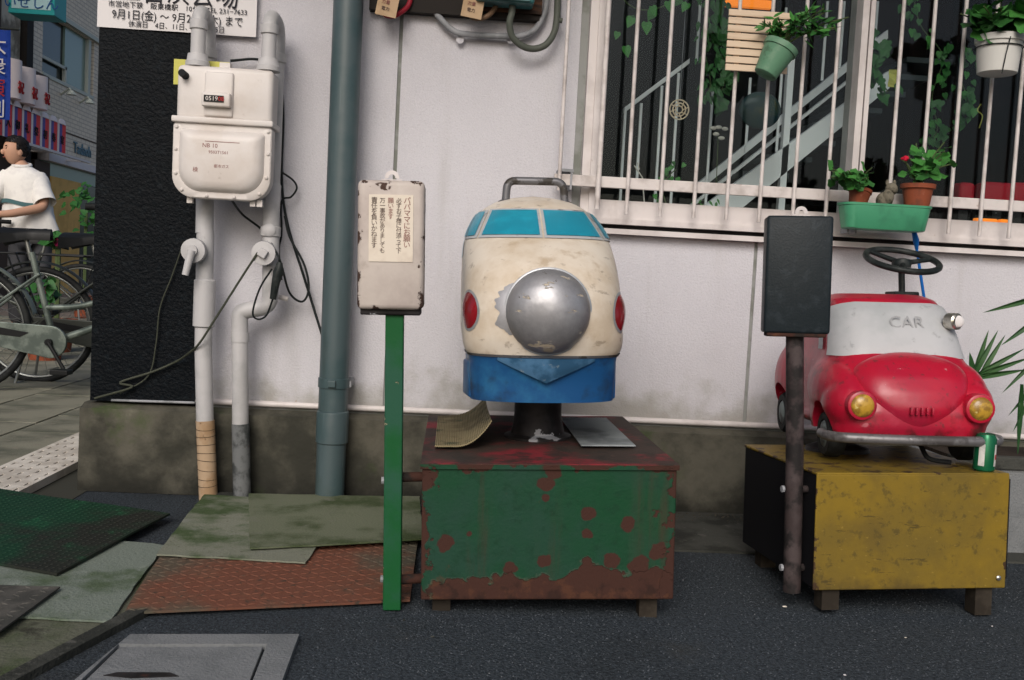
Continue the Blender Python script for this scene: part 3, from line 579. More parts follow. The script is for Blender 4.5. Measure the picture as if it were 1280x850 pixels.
# ------------------------------------------------------------------ gas meter and pipes
gm = thing('gas_meter', 'cream enamelled gas meter with rounded lower cover and number window', 'gas meter', (-.69, 3.05, .93))
mx0, mx1 = -.838, -.552
MB().box(mx0+.004, mx1-.002, 3.015, 3.115, 1.158, 1.318, bev=.016).build('upper_case', gas_w, gm, smooth=True)
MB().box(mx0-.004, mx1+.004, 2.998, 3.122, 1.148, 1.166, bev=.004).build('flange', gas_w, gm, smooth=True)
def cover(y0, y1, inset, r_t=.012, r_b=.066, zt=1.149, zb=.93):
    x0, x1 = mx0+inset, mx1-inset; zt -= inset; zb += inset; pts = []
    for cx, cz, r, a0 in ((x1-r_t, zt-r_t, r_t, 0), (x0+r_t, zt-r_t, r_t, 90), (x0+r_b, zb+r_b, r_b, 180), (x1-r_b, zb+r_b, r_b, 270)):
        for k in range(9): a = rad(a0+90*k/8); pts.append((cx+r*math.cos(a), cz+r*math.sin(a)))
    return pts
def stack(levels, name, m, parent):
    b = MB(); rings = [[b.b.verts.new((x, y, z)) for x, z in pts] for pts, y in levels]
    for A, B in zip(rings, rings[1:]):
        n = len(A)
        for k in range(n): b.b.faces.new((A[k], A[(k+1) % n], B[(k+1) % n], B[k]))
    b.b.faces.new(rings[0]); b.b.faces.new(rings[-1][::-1]); b.smooth = True; return b.build(name, m, parent)
stack([(cover(0, 0, .022), 3.055), (cover(0, 0, .022), 3.11)], 'back_case', gas_w, gm)
stack([(cover(0, 0, .0), 3.06), (cover(0, 0, .0), 3.012), (cover(0, 0, .003), 3.009), (cover(0, 0, .019), 3.009), (cover(0, 0, .025), 2.998), (cover(0, 0, .034), 2.990), (cover(0, 0, .05), 2.987)], 'lower_cover', gas_w, gm)
for x, z in [(mx0+.010, 1.135), (mx0+.009, 1.07), (mx0+.011, 1.0), (mx0+.03, .952), (-.735, .938), (-.655, .938), (mx1-.03, .952), (mx1-.011, 1.0), (mx1-.009, 1.07), (mx1-.010, 1.135)]:
    MB().lathe([(.0052, 0), (.0052, .003), (.003, .005)], (x, 3.009, z), 10, axis='Y').build('bolt', gas_w, gm)
MB().box(-.755, -.672, 2.988, 3.02, 1.196, 1.238, bev=.005).build('counter_box', gas_w, gm, smooth=True)
cw = MB().box(-.747, -.690, 2.985, 2.99, 1.209, 1.228).build('counter_window', bike_blk, gm)
text('0519', .018, frontM(-.724, 2.9845, 1.2125), gas_w, cw); text('08', .018, frontM(-.697, 2.9845, 1.2125), mark_r, cw)
MB().tube([(-.808, 3.02, 1.283), (-.812, 2.985, 1.287)], .011, 12).build('plug', rubber, gm)
MB().lathe([(.004, 0), (.004, .004)], (-.70, 3.015, 1.276), 10, axis='Y').build('bolt', cond_m, gm)
MB().box(-.752, -.668, 3.006, 3.03, 1.17, 1.30, bev=.006).build('raised_panel', gas_w, gm, smooth=True)
MB().box(-.715, -.685, 3.03, 3.06, 1.315, 1.332).build('lifting_lug', gas_w, gm)
text('NB 10', .017, frontM(-.725, 2.9868, 1.077), faded_ink, gm); text('9503T1561', .0125, frontM(-.70, 2.9868, 1.06), faded_ink, gm)
MB().box(-.74, -.64, 2.9862, 2.9868, 1.094, 1.0955).build('lettering_rule', faded_ink, gm)
text('都市ガス', .011, frontM(-.69, 2.9868, 1.02), faded_ink, gm); text('検', .016, frontM(-.765, 2.9868, 1.005), faded_ink, gm)
for x in (-.79, -.605, -.585): MB().box(x-.008, x+.008, 3.03, 3.05, .915, .935).build('foot_lug', gas_w, gm)
def gaspipe(name, xf, xb, label, tail):
    t = thing(name, label, 'gas pipe', (xb, 3.13, 0), 'white gas pipes joined to the meter')
    MB().tube(fillet([(xf, 3.05, 1.318), (xf, 3.05, 1.488), (xb, 3.165, 1.478), (xb, 3.165, 1.36), (xb, 3.165, .98)], .05, 7), .0215, 20).build('return_bend', pipe_w, t)
    MB().lathe([(.024, 0), (.035, .002), (.035, .016), (.031, .02), (.029, .038), (.022, .04)], (xf, 3.05, 1.316), 24).build('union_nut', pipe_w, t)
    MB().lathe([(.022, 0), (.026, .003), (.026, .028), (.022, .03)], (xf, 3.05, 1.425), 24).build('elbow_collar', pipe_w, t)
    MB().lathe([(.022, 0), (.027, .003), (.027, .028), (.022, .03)], (xb, 3.165, 1.365), 24).build('elbow_collar', pipe_w, t)
    return t
p1 = gaspipe('gas_pipe', -.784, -.782, 'white gas pipe with lever valve ending in a tan wrapped foot', 0)
XL = -.757
MB().tube(fillet([(-.782, 3.165, .99), (-.770, 3.135, .92), (-.768, 3.13, .83)], .04), .027, 20).build('pipe', pipe_w, p1)
MB().tube([(XL-.008, 3.13, .84), (XL-.003, 3.13, .48), (XL+.01, 3.13, .235)], .0265, 20).build('pipe', pipe_w, p1)
MB().lathe([(.027, 0), (.033, .004), (.033, .145), (.027, .15)], (XL-.004, 3.13, .54), 24).build('sleeve', pipe_w, p1)
MB().tube([(XL+.01, 3.13, .25), (XL+.028, 3.13, .0)], .0285, 20).build('wrapped_foot', pipe_tan, p1)
for k in range(8):
    z = .225-.026*k+random.uniform(-.004, .004); MB().tube([Vector((XL+.011+.0018*k, 3.13, z))+Vector((.0292*math.cos(a/10*math.pi), .0292*math.sin(a/10*math.pi), .003*math.sin(a/10*math.pi+k))) for a in range(20)], .0008, 5, closed=True).build('wrap_seam', leg_m, p1)
v = MB().lathe([(.02, 0), (.036, .004), (.038, .02), (.036, .034), (.015, .038)], (-.785, 3.10, .775), 24, axis='Y').build('valve_body', pipe_w, p1)
MB().lathe([(.016, 0), (.016, .02)], (-.785, 3.07, .775), 16, axis='Y').tube([(-.785, 3.052, .775), (-.80, 3.045, .70)], [.013, .010], 12).build('valve_lever', pipe_w, v)
p2 = gaspipe('gas_pipe', -.577, -.571, 'white gas pipe with square valve head and a low double bend into grey foot', 0)
XR = -.565
MB().tube(fillet([(-.571, 3.165, .99), (-.568, 3.135, .92), (-.566, 3.13, .86), (-.56, 3.13, .615), (-.63, 3.13, .60), (-.652, 3.13, .59), (-.638, 3.13, .23)], .045, 7), .0255, 20).build('pipe', pipe_w, p2)
MB().lathe([(.027, 0), (.031, .003), (.031, .03), (.027, .033)], (-.567, 3.13, .83), 24).build('elbow_collar', pipe_w, p2)
MB().lathe([(.02, 0), (.012, .006)], (-.567, 3.10, .85), 14, axis='Y').build('test_plug', pipe_w, p2)
MB().tube([(-.649, 3.13, .53), (-.648, 3.13, .50)], .0275, 20).build('elbow_collar', pipe_w, p2)
MB().tube([(-.638, 3.13, .245), (-.625, 3.13, .0)], .0275, 20).build('grey_foot', pipe_grey, p2)
v = MB().lathe([(.02, 0), (.036, .004), (.038, .02), (.036, .034), (.02, .036)], (-.575, 3.10, .778), 24, axis='Y').build('valve_body', pipe_w, p2)
MB().box(-.588, -.562, 3.05, 3.07, .765, .791, bev=.003, rot=Matrix.Rotation(.5, 3, 'Y')).build('valve_square', pipe_w, v)
tag(MB().box(-.864, -.70, 3.09, 3.093, 1.27, 1.345).build('plastic_tag', tag_y), 'yellow plastic tag hung behind the gas meter', 'tag')
# cables
def cable(name, pts, r, m, label, y=3.2, grp=None):
    P_ = [at(p[0], p[1], p[2] if len(p) > 2 else y) for p in pts]
    return tag(MB().tube(spline(P_, 7), r, 8).build(name, m), label, 'cable', grp)
cable('power_cable', [(288, 76, 3.19), (320, 74), (345, 82), (352, 110), (354, 150), (352, 210), (354, 250), (362, 290), (378, 340), (388, 372), (403, 420, 3.14)], .0042, cable_m, 'long black cable looping from the meter top round to the downspout')
cable('looped_cable', [(352, 215), (366, 225), (371, 235), (364, 246), (352, 252), (352, 290), (349, 310), (350, 335, 3.08), (352, 350, 3.07)], .0032, cable_m, 'thin black cable with a small loop beside the right gas pipe', y=3.19)
cable('cross_cable', [(288, 248, 3.05), (303, 268), (328, 288), (345, 315, 3.07), (352, 332, 3.07), (362, 366), (378, 377), (386, 360), (380, 330), (362, 296), (356, 270)], .0036, cable_m, 'black cable hanging from under the meter behind the valve', y=3.17)
cable('slack_cable', [(322, 316, 3.06), (300, 350, 3.07), (272, 394, 3.07), (250, 428, 3.085), (238, 440, 3.13), (220, 452, 3.19), (190, 465, 3.195), (150, 478, 3.195), (165, 484, 3.19), (118, 498, 3.18)], .0036, cable_g, 'dark slack cable crossing the tan footed pipe and the black stucco')
cable('thin_cable', [(230, 302), (215, 345), (200, 385), (195, 430), (185, 470), (150, 492)], .0022, cable_g, 'thin dark wire lying on the black stucco panel', y=3.198)
cn = thing('cable_connector', 'black ribbed plug connector hanging beside the lower gas pipe bend', 'connector', at(345, 370, 3.06))
MB().tube([at(350, 328, 3.06), at(348, 340, 3.06), at(345, 352, 3.06), at(341, 374, 3.06)], [.008, .016, .013, .010], 12).build('body', plastic_blk, cn)
MB().tube(spline([at(341, 374, 3.06), at(333, 394, 3.07), at(322, 399, 3.08), at(316, 390, 3.07), at(325, 360, 3.07), at(340, 336, 3.06)], 6), .003, 8).build('lead', cable_m, cn)
tag(MB().tube([at(349, 371, 3.17), at(360, 374, 3.17)], .008, 10).build('cable_clip', gas_w), 'small white cable clip on the wall beside the plug connector', 'clip')

# ------------------------------------------------------------------ poster
po = thing('poster', 'white printed poster pasted over the black stucco above the gas meter', 'poster', (-.9, 3.2, 1.45))
a = at(121, 38, 3.205); b_ = at(320, 41.5, 3.205)
PX0, PX1, PZ = a.x, b_.x, (a.z+b_.z)/2
MB().grid(lambda u, v: Vector((PX0+(PX1-PX0)*u, 3.2055+.0015*math.sin(u*9+v*3), PZ+v*.42)), 24, 10, thick=(0, .0012, 0)).build('sheet', paper, po)
bpy.data.objects[po.children[0].name].data.materials[0] = banner_w
PW = PX1-PX0
def ptxt(s, size, u0, u1, z): text(s, size, frontM(PX0+PW*(u0+u1)/2, 3.2025, PZ+z), blackink, po, 'lettering', fit=PW*(u1-u0))
ptxt('休演日　4日、11日、18日、25日', .022, .20, .80, .007)
ptxt('9月1日(金) ～ 9月29日(木) まで', .034, .095, .915, .030)
ptxt('市営地下鉄　阪東橋駅　10分　TEL 231−7633', .021, .07, .94, .065)
ptxt('三吉演芸場', .10, .13, .88, .090)

# ------------------------------------------------------------------ electrical fittings at the wall top
EY = 3.18
eb = thing('meter_board', 'dark stained wooden meter board at the top of the white wall', 'board', (0, 3.2, 1.55))
MB().box(-.30, .235, 3.19, 3.228, 1.556, 2.0).build('board', dark_wood, eb); MB().box(.02, .24, 3.18, 3.2, 1.573, 2.0).build('lower_board', wood_b, eb)
tb = thing('switch_box', 'teal enamelled switch box fixed to the brown board', 'switch box', (.12, 3.1, 1.6))
MB().box(.03, .21, 3.10, 3.18, 1.583, 1.9, bev=.008).build('case', teal_m, tb, smooth=True); MB().box(.045, .195, 3.092, 3.10, 1.588, 1.60).build('lip', teal_m, tb)
c1 = MB().tube(spline([at(540, -40, 3.2), at(543, 8, 3.2), at(553, 26, 3.2), at(568, 39, 3.2), at(585, 43, 3.2), at(620, 45, 3.2), at(650, 45, 3.2), at(668, 37, 3.2), at(680, 18, 3.2), at(684, -5, 3.2), at(686, -40, 3.2)], 8), .0095, 14).build('steel_conduit', cond_m)
tag(c1, 'pale grey steel conduit bent in a wide U below the meter board', 'conduit')
for px in (575, 638):
    s_ = at(px, 50, 3.21); MB().lathe([(.012, 0), (.012, .003)], s_, 14, axis='Y').build('conduit_saddle', white_wall, c1)
fc = MB().tube(spline([at(641, -5, 3.14), at(640, 15, 3.14), at(637, 28, 3.14), at(640, 45, 3.15), at(652, 57, 3.16), at(667, 61, 3.17), at(682, 56, 3.17), at(692, 42, 3.17), at(696, 22, 3.18), at(698, -30, 3.18)], 8), .0105, 14).build('flexible_conduit', flex_m)
tag(fc, 'dark olive flexible conduit looping down from the teal switch box', 'conduit')
MB().tube([at(694, 24, 3.18), at(703, 26, 3.18)], .008, 10).build('coupling', flex_m, fc)
c3 = tag(MB().tube([at(699, 24, 3.2), at(701, -60, 3.2)], .006, 10).build('upright_conduit', cond_m), 'thin pale conduit rising above the flexible loop beside the window', 'conduit')
tag(MB().tube(spline([at(515, -30, 3.18), at(512, 3, 3.18), at(500, 16, 3.17), at(488, 20, 3.17), at(478, 14, 3.17), at(474, -10, 3.17)], 7), .008, 12).build('red_cable', red_cable), 'red cable looping below the dark meter board', 'cable')
tag(MB().tube(spline([at(625, -20, 3.16), at(620, 6, 3.16), at(612, 18, 3.15), at(600, 23, 3.15), at(588, 19, 3.15), at(584, -5, 3.15)], 7), .008, 12).build('brown_cable', brown_cable), 'brown taped cable looping beside the card tag', 'cable')
def cardtag(px0, px1, py, lab, tilt):
    t = thing('card_tag', lab, 'tag', at(px0, py, 3.12)); p = at((px0+px1)/2, py, 3.12); w_ = (px1-px0)/F*3.12*1.02
    R_ = Matrix.Rotation(rad(tilt), 3, 'Y'); q_ = [p+R_ @ Vector(k) for k in ((-w_/2, 0, 0), (w_/2, 0, 0), (w_/2, 0, .1), (-w_/2, 0, .1))]
    MB().prism(q_, (0, .0015, 0)).build('card', card_m, t)
    for k in range(3): text('電力量計'[k:k+2], .013, frontM(p.x+.0+(k-1)*.001, 3.118, p.z+.018+k*.02, tilt), faded_ink if k == 1 else ink, t, 'handwriting')
cardtag(469, 494, 20, 'buff card tag hanging beside the red cable', 9); cardtag(576, 601, 22, 'buff card tag hanging beside the brown taped cable', 8)

# ------------------------------------------------------------------ train ride
XC = .239
tr_ = thing('train_ride', 'bullet train kiddie ride on a rusty green box with a green sign post', 'kiddie ride', (.2375, 2.5, 0))
BXC = (BX0+BX1)/2
b = MB().box(BX0, BX1, BY0, BY1, BZ0, BZ1-.004, bev=.004); base = b.build('base_box', green_box, tr_)
b = MB().grid(lambda u, v: Vector((BX0-.004+(BX1-BX0+.008)*u, BY0-.004+(BY1-BY0+.008)*v, BZ1+.0015*noise.noise(Vector((u*5, v*5, 2))))), 24, 20, thick=(0, 0, -.006)); b.build('top_plate', red_top, tr_)
MB().box(BX0-.004, BX1+.004, BY0-.0062, BY0-.0042, BZ1-.012, BZ1-.002).build('top_edge', green_box, tr_)
for x in (BX0+.045, BX1-.05):
    for y in (BY0+.05, BY1-.06): MB().box(x-.02, x+.02, y-.02, y+.02, -.005+(.013 if x < .2 else -.01), BZ0+.002).build('leg', leg_m, tr_)
MB().lathe([(.085, 0), (.085, .006), (.068, .012), (.064, .03), (.060, .06), (.060, .14)], (.247, 2.50, BZ1), 28).build('pedestal', dark_iron, tr_)
def interp(tab, z):
    n = len(tab)
    if z <= tab[0][0]: return tab[0][1]
    if z >= tab[-1][0]: return tab[-1][1]
    for i in range(n-1):
        if z <= tab[i+1][0]:
            (a0, v0), (a1, v1) = tab[i], tab[i+1]; h = a1-a0; t = (z-a0)/h; d = (v1-v0)/h
            dl = (v0-tab[i-1][1])/(a0-tab[i-1][0]) if i > 0 else d; dr = (tab[i+2][1]-v1)/(tab[i+2][0]-a1) if i < n-2 else d
            m0 = (dl+d)/2; m1 = (d+dr)/2
            return (2*t**3-3*t*t+1)*v0+(t**3-2*t*t+t)*h*m0+(3*t*t-2*t**3)*v1+(t**3-t*t)*h*m1
def interp_old(tab, z):
    if z <= tab[0][0]: return tab[0][1]
    for (a0, v0), (a1, v1) in zip(tab, tab[1:]):
        if z <= a1:
            t = (z-a0)/(a1-a0); t = t*t*(3-2*t)*.35+t*.65; return v0+(v1-v0)*t
    return tab[-1][1]
WT = [(.465, .168), (.53, .172), (.572, .176), (.578, .181), (.66, .187), (.75, .187), (.82, .184), (.852, .179), (.88, .168), (.915, .146), (.935, .120), (.952, .085), (.962, .042), (.965, .012)]
YT = [(.465, 2.235), (.52, 2.225), (.575, 2.205), (.62, 2.188), (.67, 2.182), (.72, 2.195), (.77, 2.235), (.81, 2.29), (.845, 2.352), (.88, 2.41), (.915, 2.475), (.94, 2.535), (.955, 2.60), (.965, 2.68)]
DT = [(.465, .085), (.53, .095), (.575, .115), (.67, .175), (.80, .21), (.86, .19), (.915, .17), (.965, .08)]
NP = 2.35; REAR = 2.98
def TS(th, z, off=0):
    """train skin: th in [-1.5..1.5] quarter turns, beyond +-1 runs along the side to the rear"""
    def raw(th, z):
        w_, yf, d = interp(WT, z), interp(YT, z), interp(DT, z); a = min(abs(th), 1)*math.pi/2; sg = 1 if th >= 0 else -1
        x = w_*math.sin(a)**(2/NP) if a > 0 else 0; y = yf+d*(1-max(math.cos(a), 0)**(2/NP))
        if abs(th) > 1: y = y+(REAR-y)*(abs(th)-1)/.5
        return Vector((XC+sg*x, y, z))
    p = raw(th, z)
    if off:
        e = .004; du = raw(th+e, z)-raw(th-e, z); dv = raw(th, min(z+e, .964))-raw(th, z-e); n_ = du.cross(dv)
        if n_.length > 0: p = p+n_.normalized()*off
    return p
def th_x(x, z):
    s_ = min(abs(x)/interp(WT, z), .9999); return math.copysign(math.asin(s_**(NP/2))/(math.pi/2), x)
def thmap(u):
    return -1.5+3*u
def skin_part(z0, z1, nz, name, m, top=False, bottom=False):
    us = [-1.5, -1.35, -1.2, -1.1] + [-1+2*k/56 for k in range(57)] + [1.1, 1.2, 1.35, 1.5]; b = MB()
    rows = [[b.b.verts.new(TS(t_, z0+(z1-z0)*j/nz)) for t_ in us] for j in range(nz+1)]
    for A, B in zip(rows, rows[1:]):
        for k in range(len(us)-1): b.b.faces.new((A[k], A[k+1], B[k+1], B[k]))
        b.b.faces.new((A[-1], A[0], B[0], B[-1]))
    b.b.faces.new(rows[-1]); b.b.faces.new(rows[0][::-1]); b.smooth = True
    return b.build(name, m, tr_)
body = skin_part(.574, .965, 60, 'body', cream)
skirt = skin_part(.466, .5735, 12, 'skirt', blue_paint)
b = MB()
def patch(fa, fb, z0, z1, off, n=14, nz=8): return MB().grid(lambda u, v: TS(fa(z0+(z1-z0)*v)*(1-u)+fb(z0+(z1-z0)*v)*u, z0+(z1-z0)*v, off), n, nz)
def lerp(a, b, t): return a+(b-a)*t
ZA, ZB = .847, .912
def zt(z): return (z-ZA)/(ZB-ZA)
for sg in (-1, 1):
    pts = (lambda z, s=sg: th_x(s*.008, z)), (lambda z, s=sg: th_x(s*lerp(.142, .114, zt(z)), z))
    fr_ = patch(lambda z, s=sg: th_x(s*.002, z), lambda z, s=sg: th_x(s*(lerp(.142, .114, zt(z))+.007), z), ZA-.006, ZB+.006, .0025, 16, 8).build('windscreen_frame', trim_pale, tr_, smooth=True)
    patch(pts[0], pts[1], ZA, ZB, .0045, 16, 8).build('windscreen', glass_paint, fr_, smooth=True)
    fr_ = patch(lambda z, s=sg: th_x(s*(lerp(.142, .114, zt(z))+.010), z), lambda z, s=sg: s*1.04, ZA-.006, ZB+.004, .0025, 16, 8).build('quarter_frame', trim_pale, tr_, smooth=True)
    patch(lambda z, s=sg: th_x(s*(lerp(.142, .114, zt(z))+.016), z), lambda z, s=sg: s*.84, ZA, ZB-.002, .0045, 8, 6).build('quarter_window', glass_paint, fr_, smooth=True)
    patch(lambda z, s=sg: s*.86, lambda z, s=sg: s*1.02, ZA, ZB-.004, .0045, 10, 6).build('quarter_window', glass_paint, fr_, smooth=True)
    # side running windows
    for k in range(3):
        a0 = 1.12+.115*k; patch(lambda z, s=sg, a0=a0: s*a0, lambda z, s=sg, a0=a0: s*(a0+.085), .80, .85, .002, 6, 4).build('side_window', glass_paint, tr_, smooth=True)
    # round red lamps on the cheeks
    th0 = .73; c0 = TS(sg*th0, .672); ds_ = (TS(sg*th0+.005, .672)-TS(sg*th0-.005, .672)).length/.01
    def disc(R_, o_): return MB().grid(lambda u, v: TS(sg*th0+R_*u*math.cos(v*2*math.pi)/ds_, .672+R_*1.05*u*math.sin(v*2*math.pi), o_*(1.35-u*u)), 6, 28)
    rim = disc(.045, .004).build('lamp_rim', trim_silver, tr_, smooth=True); disc(.039, .009).build('lamp_lens', lens_red, rim, smooth=True)
    # corner blocks of the skirt
    p0 = TS(sg*.93, .52); MB().box(p0.x-.008, p0.x+.008, p0.y-.0, p0.y+.09, .468, .552, bev=.005, rot=Matrix.Rotation(-sg*.15, 3, 'Z')).build('skirt_block', blue_paint, tr_, smooth=True)
nose = MB(); nose.lathe([(.0985, 0), (.0985, .004), (.096, .006)], (XC, 2.205, .675), 48, axis='Y').build('nose_ring', trim_silver, tr_)
prof = [(.095*math.cos(a), .072*math.sin(a)) for a in [k/14*math.pi/2 for k in range(15)]]
MB().lathe([(.095, -.03)]+prof, (XC, 2.205, .675), 48, axis='Y').build('nose_cap', silver, tr_)
def scr(u, v):
    a = rad(lerp(140, 214, v)); k = math.sin(math.pi*v)**.5; r = .094+u*k*(.022+.012*noise.noise(Vector((v*6, 1, 2)))+.008*noise.noise(Vector((v*17, 1, 2)))); x = r*math.cos(a); z = .675+r*math.sin(a); return TS(th_x(x, z), z, .0012)
MB().grid(scr, 6, 40).build('scraped_patch', silver, tr_, smooth=True)
# belt line and pointed beak on the skirt
MB().grid(lambda u, v: TS(lerp(-1.05, 1.05, u), .571+.006*v, .0025), 60, 2).build('belt_line', handle_m, tr_, smooth=True)
def beak(u, v):
    x = lerp(-.11, .11, u); k = 1-abs(x)/.11; z1 = .569; z0 = .566-.050*k-.003; z = lerp(z1, z0, v); p = TS(th_x(x, z), z); return Vector((p.x, p.y-.004-.014*k*(1-abs(v-.6)*.6), z))
MB().grid(beak, 32, 6, thick=(0, .02, 0)).build('beak', mat('beak_blue', (.07, .17, .30), .4, layers=[dict(c=(.03, .09, .17), s=12), dict(c=(.2, .26, .3), s=30, lo=.6, hi=.7)]), tr_, smooth=True)
hz = .955
MB().tube(fillet([(XC-.078, 2.62, hz-.02), (XC-.073, 2.62, 1.0), (XC+.073, 2.62, 1.0), (XC+.08, 2.62, hz-.02)], .022, 6), .0105, 16).build('handle', handle_m, tr_)
for s_ in (-1, 1): MB().lathe([(.02, 0), (.018, .008), (.011, .012)], (XC+s_*.079, 2.62, .938), 16).build('handle_foot', handle_m, tr_)
# green post and white notice box
px_ = -.0975
MB().box(px_-.0195, px_+.0195, 2.15, 2.19, .015, .70, bev=.003).build('sign_post', green_post, tr_)
for z in (.305, .075): MB().cyl((px_+.01, 2.18, z), (BX0+.004, 2.19, z), .011, 12).build('post_arm', rust_m, tr_)
for z in (.30, .08): MB().lathe([(.008, 0), (.008, .006)], (px_-.026, 2.17, z), 8, axis='X').build('bolt', cond_m, tr_)
bx0, bx1, bz0, bz1 = -.176, -.035, .676, .950
sbx = MB().box(bx0, bx1, 2.125, 2.215, bz0, bz1, bev=.012).build('sign_box', sign_white, tr_, smooth=True)
MB().box(bx0+.006, bx1-.006, 2.14, 2.205, bz0-.012, bz0+.004, bev=.004).build('box_base', dark_iron, sbx)
bc = (bx0+bx1)/2
MB().box(bc-.046, bc+.047, 2.1232, 2.1245, .778, .919).build('notice_sheet', paper, sbx)
for k, s_ in enumerate(['パパママにお願い', '必ずお子様に付添って下', '願います', '万一事故がありましても', '責任を負いかねます']):
    n_ = len(s_); sz = [.0155, .0122, .0130, .0122, .0138][k]
    text(s_, sz, frontM(bc+.034-k*.0172, 2.1228, .902), [faded_ink, ink, faded_ink, ink, ink][k], sbx, 'lettering', vertical=True, lead=.86)
def hanger(x, y, z, parent):
    b = MB(); N = 20
    for k in range(N):
        a0, a1 = -.15+math.pi*1.1*k/N-.0, -.15+math.pi*1.1*(k+1)/N
        b.prism([(x+.0155*math.cos(a), y, z+.0155*math.sin(a)) for a in (a0, a1)]+[(x+.007*math.cos(a), y, z+.007*math.sin(a)) for a in (a1, a0)], (0, .002, 0))
    b.box(x-.022, x+.022, y, y+.002, z-.03, z-.004); return b.build('hanger_plate', alu, parent)
hanger(bc-.003, 2.20, .962, sbx)
tr_.rotation_euler = (0, rad(-2.0), 0)
# ribbed foot mats lying loose on the ride
def ribbed(name, fn, nu, nv, m, label):
    o = MB().grid(fn, nu, nv, thick=(0, 0, -.003)).build(name, m); tag(o, label, 'mat'); return o
mat_tan = mat('ribbed_tan', (.27, .225, .13), .8, layers=[dict(c=(.15, .125, .07), s=7), dict(c=(.08, .09, .05), s=18, lo=.55, hi=.7)])
mat_gry = mat('ribbed_grey', (.30, .33, .34), .7, layers=[dict(c=(.18, .20, .21), s=7)])
tl = math.tan(rad(2.0))
def boxtop(x): return BZ1+(x-.2375)*tl+.0035
def fm(u, v):
    x = lerp(-.022, .115, u); y = lerp(2.30, 2.775, v); lift = .05*max(0, u-.35)**2/.42*(1.0-.25*v)*1.2 + .03*max(0, v-.6)*u
    return Vector((x-.03*max(0, u-.5)**2, y, boxtop(x)+.006+lift+(.0022 if int(u*64+.5) % 2 else 0)))
ribbed('ribbed_mat', fm, 64, 20, mat_tan, 'tan ribbed rubber mat with a curled edge on the green box')
def fm2(u, v):
    x = lerp(.325, .455, u)+.0*v; y = lerp(2.33, 2.78, v)
    return Vector((x, y, boxtop(x)+.005+(.0022 if int(u*60+.5) % 2 else 0)))
ribbed('ribbed_mat', fm2, 60, 10, mat_gry, 'flat grey ribbed rubber mat on the green box')

# ------------------------------------------------------------------ car ride
cr = thing('car_ride', 'red toy car kiddie ride on a worn yellow box with a brown post', 'kiddie ride', (1.085, 2.5, 0))
YX0, YX1, YY0, YY1, YZ0, YZ1 = .862, 1.340, 2.20, 2.66, .058, .327
MB().box(YX0+.003, YX1-.003, YY0+.003, YY1, YZ0+.004, YZ1-.004).build('base_box', black_steel, cr)
MB().box(YX0, YX1, YY0, YY0+.006, YZ0, YZ1, bev=.003).build('front_panel', yellow_m, cr)
MB().box(YX0, YX1, YY0+.0005, YY1+.004, YZ1-.003, YZ1+.004, bev=.003).build('top_panel', yellow_m, cr)
MB().box(YX1+.0, YX1+.010, YY0+.012, YY1, YZ0+.02, YZ1-.012).build('side_panel', black_steel, cr)
MB().lathe([(.006, 0), (.006, .003), (.003, .005)], (YX1-.02, YY0-.001, YZ0+.025), 10, axis='Y').build('bolt', chrome, cr)
for x in (YX0+.05, YX1-.045):
    for y in (YY0+.035, YY1-.05): MB().box(x-.021, x+.021, y-.021, y+.021, -.004+(.012 if x < 1.08 else -.006), YZ0).build('leg', leg_m, cr)
CX_ = 1.112
CRL = Vector((1.0655, 2.515, 0))
from mathutils import Euler
MI = (Matrix.Translation(Vector((1.085, 2.5, 0))) @ Euler((rad(-2.0), rad(-1.3), rad(4))).to_matrix().to_4x4().inverted() @ Matrix.Translation(-CRL))
def LC(x, y, z): return MI @ Vector((x, y, z))
def ringbox(m, levels):
    """loft of rounded rectangles (xc, half width, y0, y1, z, corner r)"""
    rings = []
    for (hw, y0, y1, z, r) in levels:
        pts = rrect(2*hw, y1-y0, min(r, hw*.98, (y1-y0)*.49), 6); rings.append([m.b.verts.new((CX_+p[0], (y0+y1)/2+p[1], z)) for p in pts])
    for A, B in zip(rings, rings[1:]):
        n = len(A)
        for k in range(n): m.b.faces.new((A[k], A[(k+1) % n], B[(k+1) % n], B[k]))
    m.b.faces.new(rings[0][::-1]); m.b.faces.new(rings[-1]); m.smooth = True; return m
b = MB()
WS = [(.178, 2.42, 2.92, .43, .05), (.180, 2.39, 2.93, .50, .06), (.176, 2.36, 2.92, .575, .08), (.168, 2.365, 2.915, .61, .085), (.160, 2.392, 2.90, .66, .085), (.150, 2.427, 2.88, .71, .085), (.136, 2.460, 2.85, .738, .085), (.11, 2.50, 2.82, .752, .08)]
ringbox(b, WS)
def tilt_x(a): return Matrix.Rotation(rad(a), 3, 'X')
FL = [(.188, 2.262, 2.56, .395, .09), (.196, 2.250, 2.56, .43, .10), (.197, 2.250, 2.56, .465, .105), (.193, 2.262, 2.56, .50, .11), (.186, 2.283, 2.56, .535, .115), (.178, 2.318, 2.56, .57, .11), (.170, 2.362, 2.56, .602, .09)]
ringbox(b, FL)   # one moulded front
for s_ in (-1, 1):
    b.ell((CX_+s_*.150, 2.338, .478), (.054, .084, .068), 24, 16).ell((CX_+s_*.152, 2.42, .505), (.056, .15, .080), 24, 16, rot=tilt_x(6))   # front wings
    b.ell((CX_+s_*.142, 2.81, .50), (.058, .13, .115), 24, 16)             # rear wings
    b.ell((CX_+s_*.158, 2.60, .425), (.030, .20, .020), 20, 10)            # running boards
b.ell((CX_, 2.86, .60), (.150, .12, .13), 24, 16)
_before = set(cr.children)
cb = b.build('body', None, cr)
rm = cb.modifiers.new('r', 'REMESH'); rm.mode = 'VOXEL'; rm.voxel_size = .0052; rm.use_smooth_shade = True
sm = cb.modifiers.new('s', 'SMOOTH'); sm.factor = .5; sm.iterations = 5
